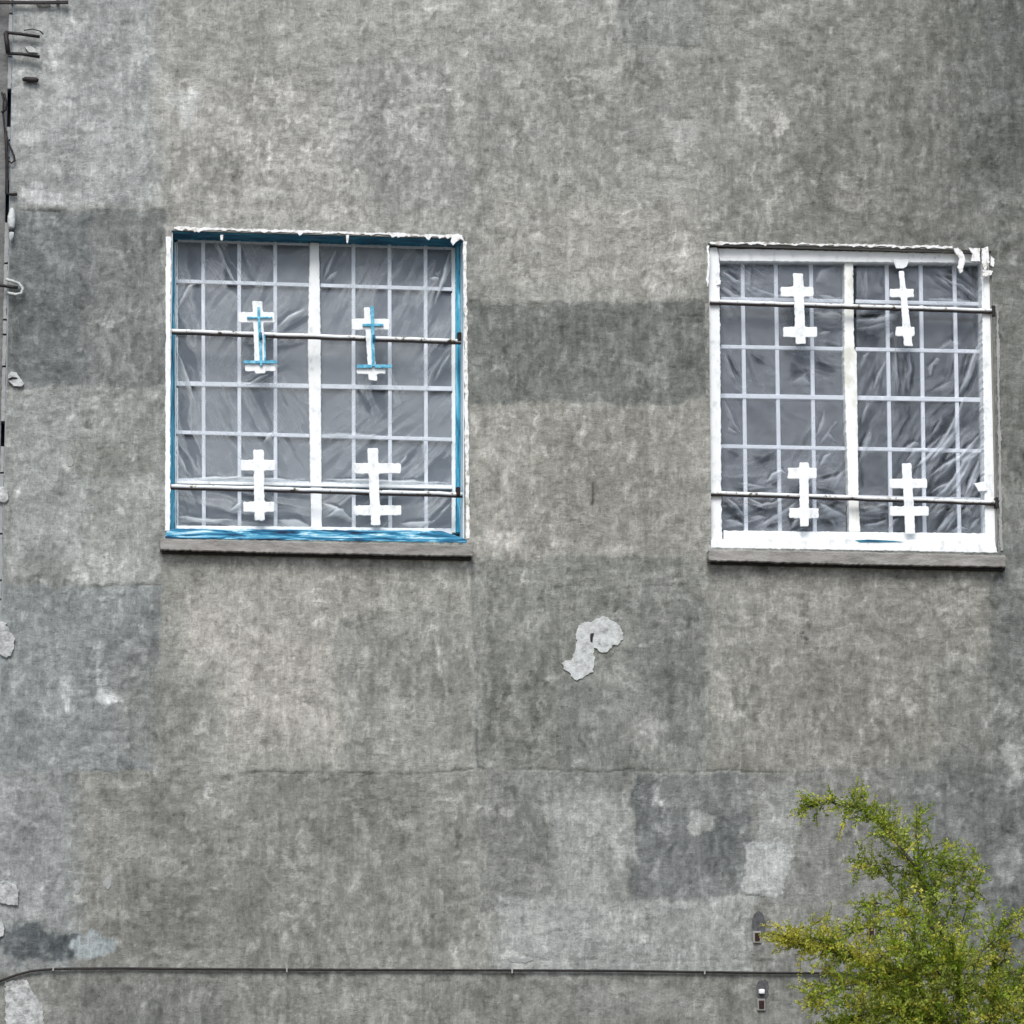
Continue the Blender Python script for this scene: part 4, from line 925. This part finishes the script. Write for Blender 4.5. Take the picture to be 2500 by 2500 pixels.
# neighbouring wall beyond the joint, with dark open gaps
nb = MB(); nb.box(XL-6, XL-.022, .03, .33, GROUND_Z-.2, 4.2)
o = nb.make('neighbour_wall', M_neighbour, None); tag(o, 'strip of rough darker wall beyond the open joint at the left edge', 'wall')
m = MB(); m.box(XL-.021, XL-.003, .12, .33, GROUND_Z-.2, 4.2); j = m.make('joint_filler', M_black, o)
rg = random.Random(9); z = -4.0
while z < 1.6:
    h_ = rg.uniform(.06, .3)
    if rg.random() < .88:
        m = MB(); m.prism(ragged([(XL-.0215, z), (XL-.0035, z), (XL-.0035, z+h_), (XL-.0215, z+h_)], .0008, .02, int(z*50)), .006, .1)
        m.make('joint_mortar', M_cement, o)
    z += h_+.01

# ------------------------------------------------------------------ tree in front of the wall, lower right
tree = thing('tree', 'feathery yellow-green tree rising in front of the wall at the lower right', 'tree', (4.25, -1.3, GROUND_Z))
rt = random.Random(21)
YT = -1.3
wood = MB(); twigs = []
def tp(x, y_, dy=0.): return Vector(at(x, y_, YT+dy))
def limb(pts, r0, r1, dy0=0., dy1=0.):
    n = len(pts); v = [tp(x, y_, dy0+(dy1-dy0)*i/(n-1)) for i, (x, y_) in enumerate(pts)]
    fine = []
    for i in range(n-1):
        for k in range(4):
            fine.append(v[i].lerp(v[i+1], k/4)+Vector((rt.gauss(0, .005), rt.gauss(0, .008), rt.gauss(0, .005))))
    fine.append(v[-1]); rr_ = [.72*(r0+(r1-r0)*i/(len(fine)-1)) for i in range(len(fine))]
    wood.tube(fine, rr_, 7); return fine
tr = MB(); base = Vector((4.30, -1.3, GROUND_Z-.1)); topv = tp(2420, 2900)
tpts = [base.lerp(topv, k/8)+Vector((.03*math.sin(k*1.3), .02*math.cos(k*1.7), 0)) for k in range(9)]
tr.tube(tpts, [.10-.006*k for k in range(9)], 12); tr.make('trunk', M_bark, tree, True)
# main limbs: pixel tracks, density of foliage, colour bias (0 green .. 1 yellow)
LIMBS = [
 ([(2420, 2900), (2390, 2600), (2340, 2420), (2310, 2300), (2275, 2200), (2235, 2110), (2180, 2040), (2110, 1985), (2020, 1958), (1968, 1972)], .022, 0., .1, .25, .72),
 ([(2235, 2110), (2180, 2050), (2140, 1990), (2105, 1945)], .006, -.1, .05, .3, .5),
 ([(2245, 2130), (2240, 2060), (2235, 2000)], .006, .1, .1, .1, .5),
 ([(2290, 2220), (2250, 2150), (2220, 2120), (2150, 2110), (2090, 2105)], .006, .05, .2, .2, .35),
 ([(2310, 2270), (2270, 2210), (2200, 2190), (2150, 2130), (2100, 2100)], .005, .15, .2, .3, .3),
 ([(2300, 2290), (2230, 2230), (2160, 2210), (2110, 2200)], .006, -.1, -.1, .3, .45),
 ([(2330, 2360), (2280, 2300), (2200, 2270), (2130, 2260), (2070, 2280)], .007, .1, .2, .5, .6),
 ([(2380, 2560), (2280, 2450), (2180, 2380), (2080, 2335), (1990, 2310), (1915, 2292)], .014, -.1, -.35, 1.4, 1.),
 ([(2180, 2400), (2090, 2400), (2020, 2420), (1985, 2440)], .007, -.2, -.4, .75, .8),
 ([(2080, 2335), (2030, 2300), (1960, 2288)], .005, -.3, -.4, 1.5, .9),
 ([(2280, 2460), (2200, 2460), (2100, 2480), (2020, 2520)], .009, .1, .1, .35, 1.1),
 ([(2300, 2280), (2320, 2200), (2350, 2140), (2375, 2100)], .006, .1, .2, .25, .5),
 ([(2275, 2200), (2290, 2150), (2330, 2085)], .005, 0., .1, .3, .5),
 ([(2250, 2120), (2300, 2080), (2330, 2070)], .004, 0., .1, .3, .35),
 ([(2320, 2330), (2360, 2220), (2390, 2150)], .006, .2, .25, .3, .6),
 ([(2350, 2420), (2400, 2320), (2450, 2270), (2495, 2230)], .008, 0., -.1, .6, .6),
 ([(2380, 2480), (2420, 2380), (2450, 2340), (2460, 2310)], .007, .1, -.1, .7, .7),
 ([(2400, 2560), (2460, 2450), (2530, 2380), (2600, 2330)], .010, 0., -.1, .4, 1.),
 ([(2440, 2300), (2480, 2290), (2520, 2300)], .004, 0., -.1, .7, .4),
 ([(2340, 2420), (2280, 2360), (2230, 2320), (2180, 2310)], .007, -.2, -.35, .35, 1.),
 ([(2310, 2300), (2260, 2250), (2225, 2235), (2200, 2240)], .005, -.2, -.3, .9, .5),
 ([(2360, 2500), (2330, 2380), (2320, 2320)], .007, -.2, -.4, .4, 1.1),
 ([(2400, 2620), (2330, 2520), (2250, 2480), (2200, 2440)], .010, -.1, -.3, .2, 1.2),
 ([(2420, 2700), (2400, 2560), (2420, 2480), (2430, 2420)], .010, -.1, -.3, .35, 1.2),
 ([(2400, 2700), (2250, 2600), (2120, 2560), (2030, 2560)], .012, 0., -.1, .4, 1.3),
 ([(2430, 2720), (2480, 2560), (2520, 2480), (2560, 2430)], .012, 0., -.2, .3, 1.2),
 ([(2420, 2800), (2300, 2700), (2150, 2660), (2000, 2680)], .014, 0., .1, .3, 1.4),
 ([(2430, 2800), (2560, 2650), (2680, 2560), (2760, 2500)], .014, 0., .1, .3, 1.4),
 ([(2420, 2880), (2280, 2800), (2120, 2800)], .014, 0., -.2, .3, 1.3), ([(2430, 2880), (2600, 2780), (2760, 2760)], .014, 0., .2, .3, 1.3),
]
LV, LF, LC = [], [], []
GREENS = [(.21, .31, .02), (.27, .38, .03), (.33, .42, .05), (.40, .46, .11)]
YELL = [(.50, .50, .06), (.60, .57, .10), (.44, .48, .06)]
def leaf(p, d, ln, wd, col):
    side = d.cross(Vector((rt.gauss(0, 1), rt.gauss(0, 1), rt.gauss(0, 1)))).normalized()*wd
    up = d.cross(side).normalized()*wd*.35
    b_ = len(LV)
    LV.extend([p, p+d*ln*.45+side+up, p+d*ln, p+d*ln*.45-side+up]); LF.append([b_, b_+1, b_+2, b_+3]); LC.extend([col]*4)
def frond(p, d, ln, bias, dens):
    """a fine twig with small leaflets on both sides"""
    d = d.normalized(); n = max(3, int(ln/.011)); sag_ = rt.uniform(.0, .35)
    pts_ = []; q = Vector(p)
    for i in range(n+1):
        dd = (d+Vector((0, 0, -sag_*i/n))+Vector((rt.gauss(0, .12), rt.gauss(0, .12), rt.gauss(0, .10)))).normalized()
        pts_.append(Vector(q)); q += dd*ln/n
    wood.tube([pts_[0], pts_[n//2], pts_[-1]], [.0016, .0013, .0008], 3, False)
    yl = rt.random() < bias*.62
    basec = rt.choice(YELL) if yl else rt.choice(GREENS); bl = rt.uniform(.75, 1.3)
    for i in range(1, n+1):
        t = i/n
        for s in (-1, 1):
            if rt.random() > dens: continue
            side = d.cross(Vector((rt.gauss(0, .7), 1, rt.gauss(0, .4)))).normalized()*s
            ld = (side*.9+d*.7+Vector((rt.gauss(0, .25), rt.gauss(0, .35), rt.gauss(0, .25)))).normalized()
            k = bl*rt.uniform(.8, 1.2); c = tuple(min(.72, v*k) for v in basec)
            if not yl and rt.random() < .12*bias: c = rt.choice(YELL)
            sz = rt.uniform(.6, 1.2)*(1-.35*t)
            leaf(pts_[i], ld, .025*sz, .0075*sz, c)
for pl, r0, dy0, dy1, bias, full in LIMBS:
    fine = limb(pl, r0, max(.0015, r0*.22), dy0, dy1)
    L = sum((fine[i+1]-fine[i]).length for i in range(len(fine)-1))
    nfr = int(L*full*(135 if pl[0][1] < 2650 else 100))
    for k in range(nfr):
        t = rt.uniform(.12 if pl[0][1] > 2500 else .05, 1)**.8; f_ = t*(len(fine)-1); i = min(int(f_), len(fine)-2)
        p = fine[i].lerp(fine[i+1], f_-i); ax = (fine[i+1]-fine[i]).normalized()
        out = Vector((rt.gauss(0, 1), rt.gauss(0, .9), rt.gauss(.25, .9))).normalized()
        d = (ax*rt.uniform(.3, 1.1)+out*rt.uniform(.5, 1.1)).normalized()
        spread = (1-t)*.6+.5
        ln = rt.uniform(.06, .22)*spread*(1+.35*(full > .9)*(1 if pl[0][1] > 2400 else 0))
        b2 = bias*(1.3 if t > .75 else .7)
        frond(p, d, ln, b2, .8)
        if rt.random() < .35:
            frond(p+d*ln*.5, (d+Vector((rt.gauss(0, .6), rt.gauss(0, .6), rt.gauss(0, .6)))).normalized(), ln*.8, b2, .8)
for k in range(1500):                         # the fuller lower crown
    x = rt.uniform(2010, 2680); y_ = rt.triangular(2330, 2800, 2600)
    if x < 2010+.35*(y_-2330)*rt.random()*0+rt.uniform(0, 90) or (x > 2330 and y_ < 2400 and rt.random() < .6): continue
    p = tp(x, y_, rt.uniform(-.35, .4))
    frond(p, Vector((rt.gauss(-.2, .8), rt.gauss(-.3, .8), rt.gauss(.5, .6))), rt.uniform(.07, .16), .75, .85)
wood.make('branches', M_bark, tree, True, kind='stuff')
lo = mesh_obj('foliage', LV, LF, M_leaf, tree, kind='stuff')
ca = lo.data.color_attributes.new('leafcol', 'FLOAT_COLOR', 'POINT')
arr = np.ones((len(LC), 4), np.float32); arr[:, :3] = np.array(LC); ca.data.foreach_set('color', arr.ravel())
adopt(tree)
adopt(wall)
print('leaves', len(LF))
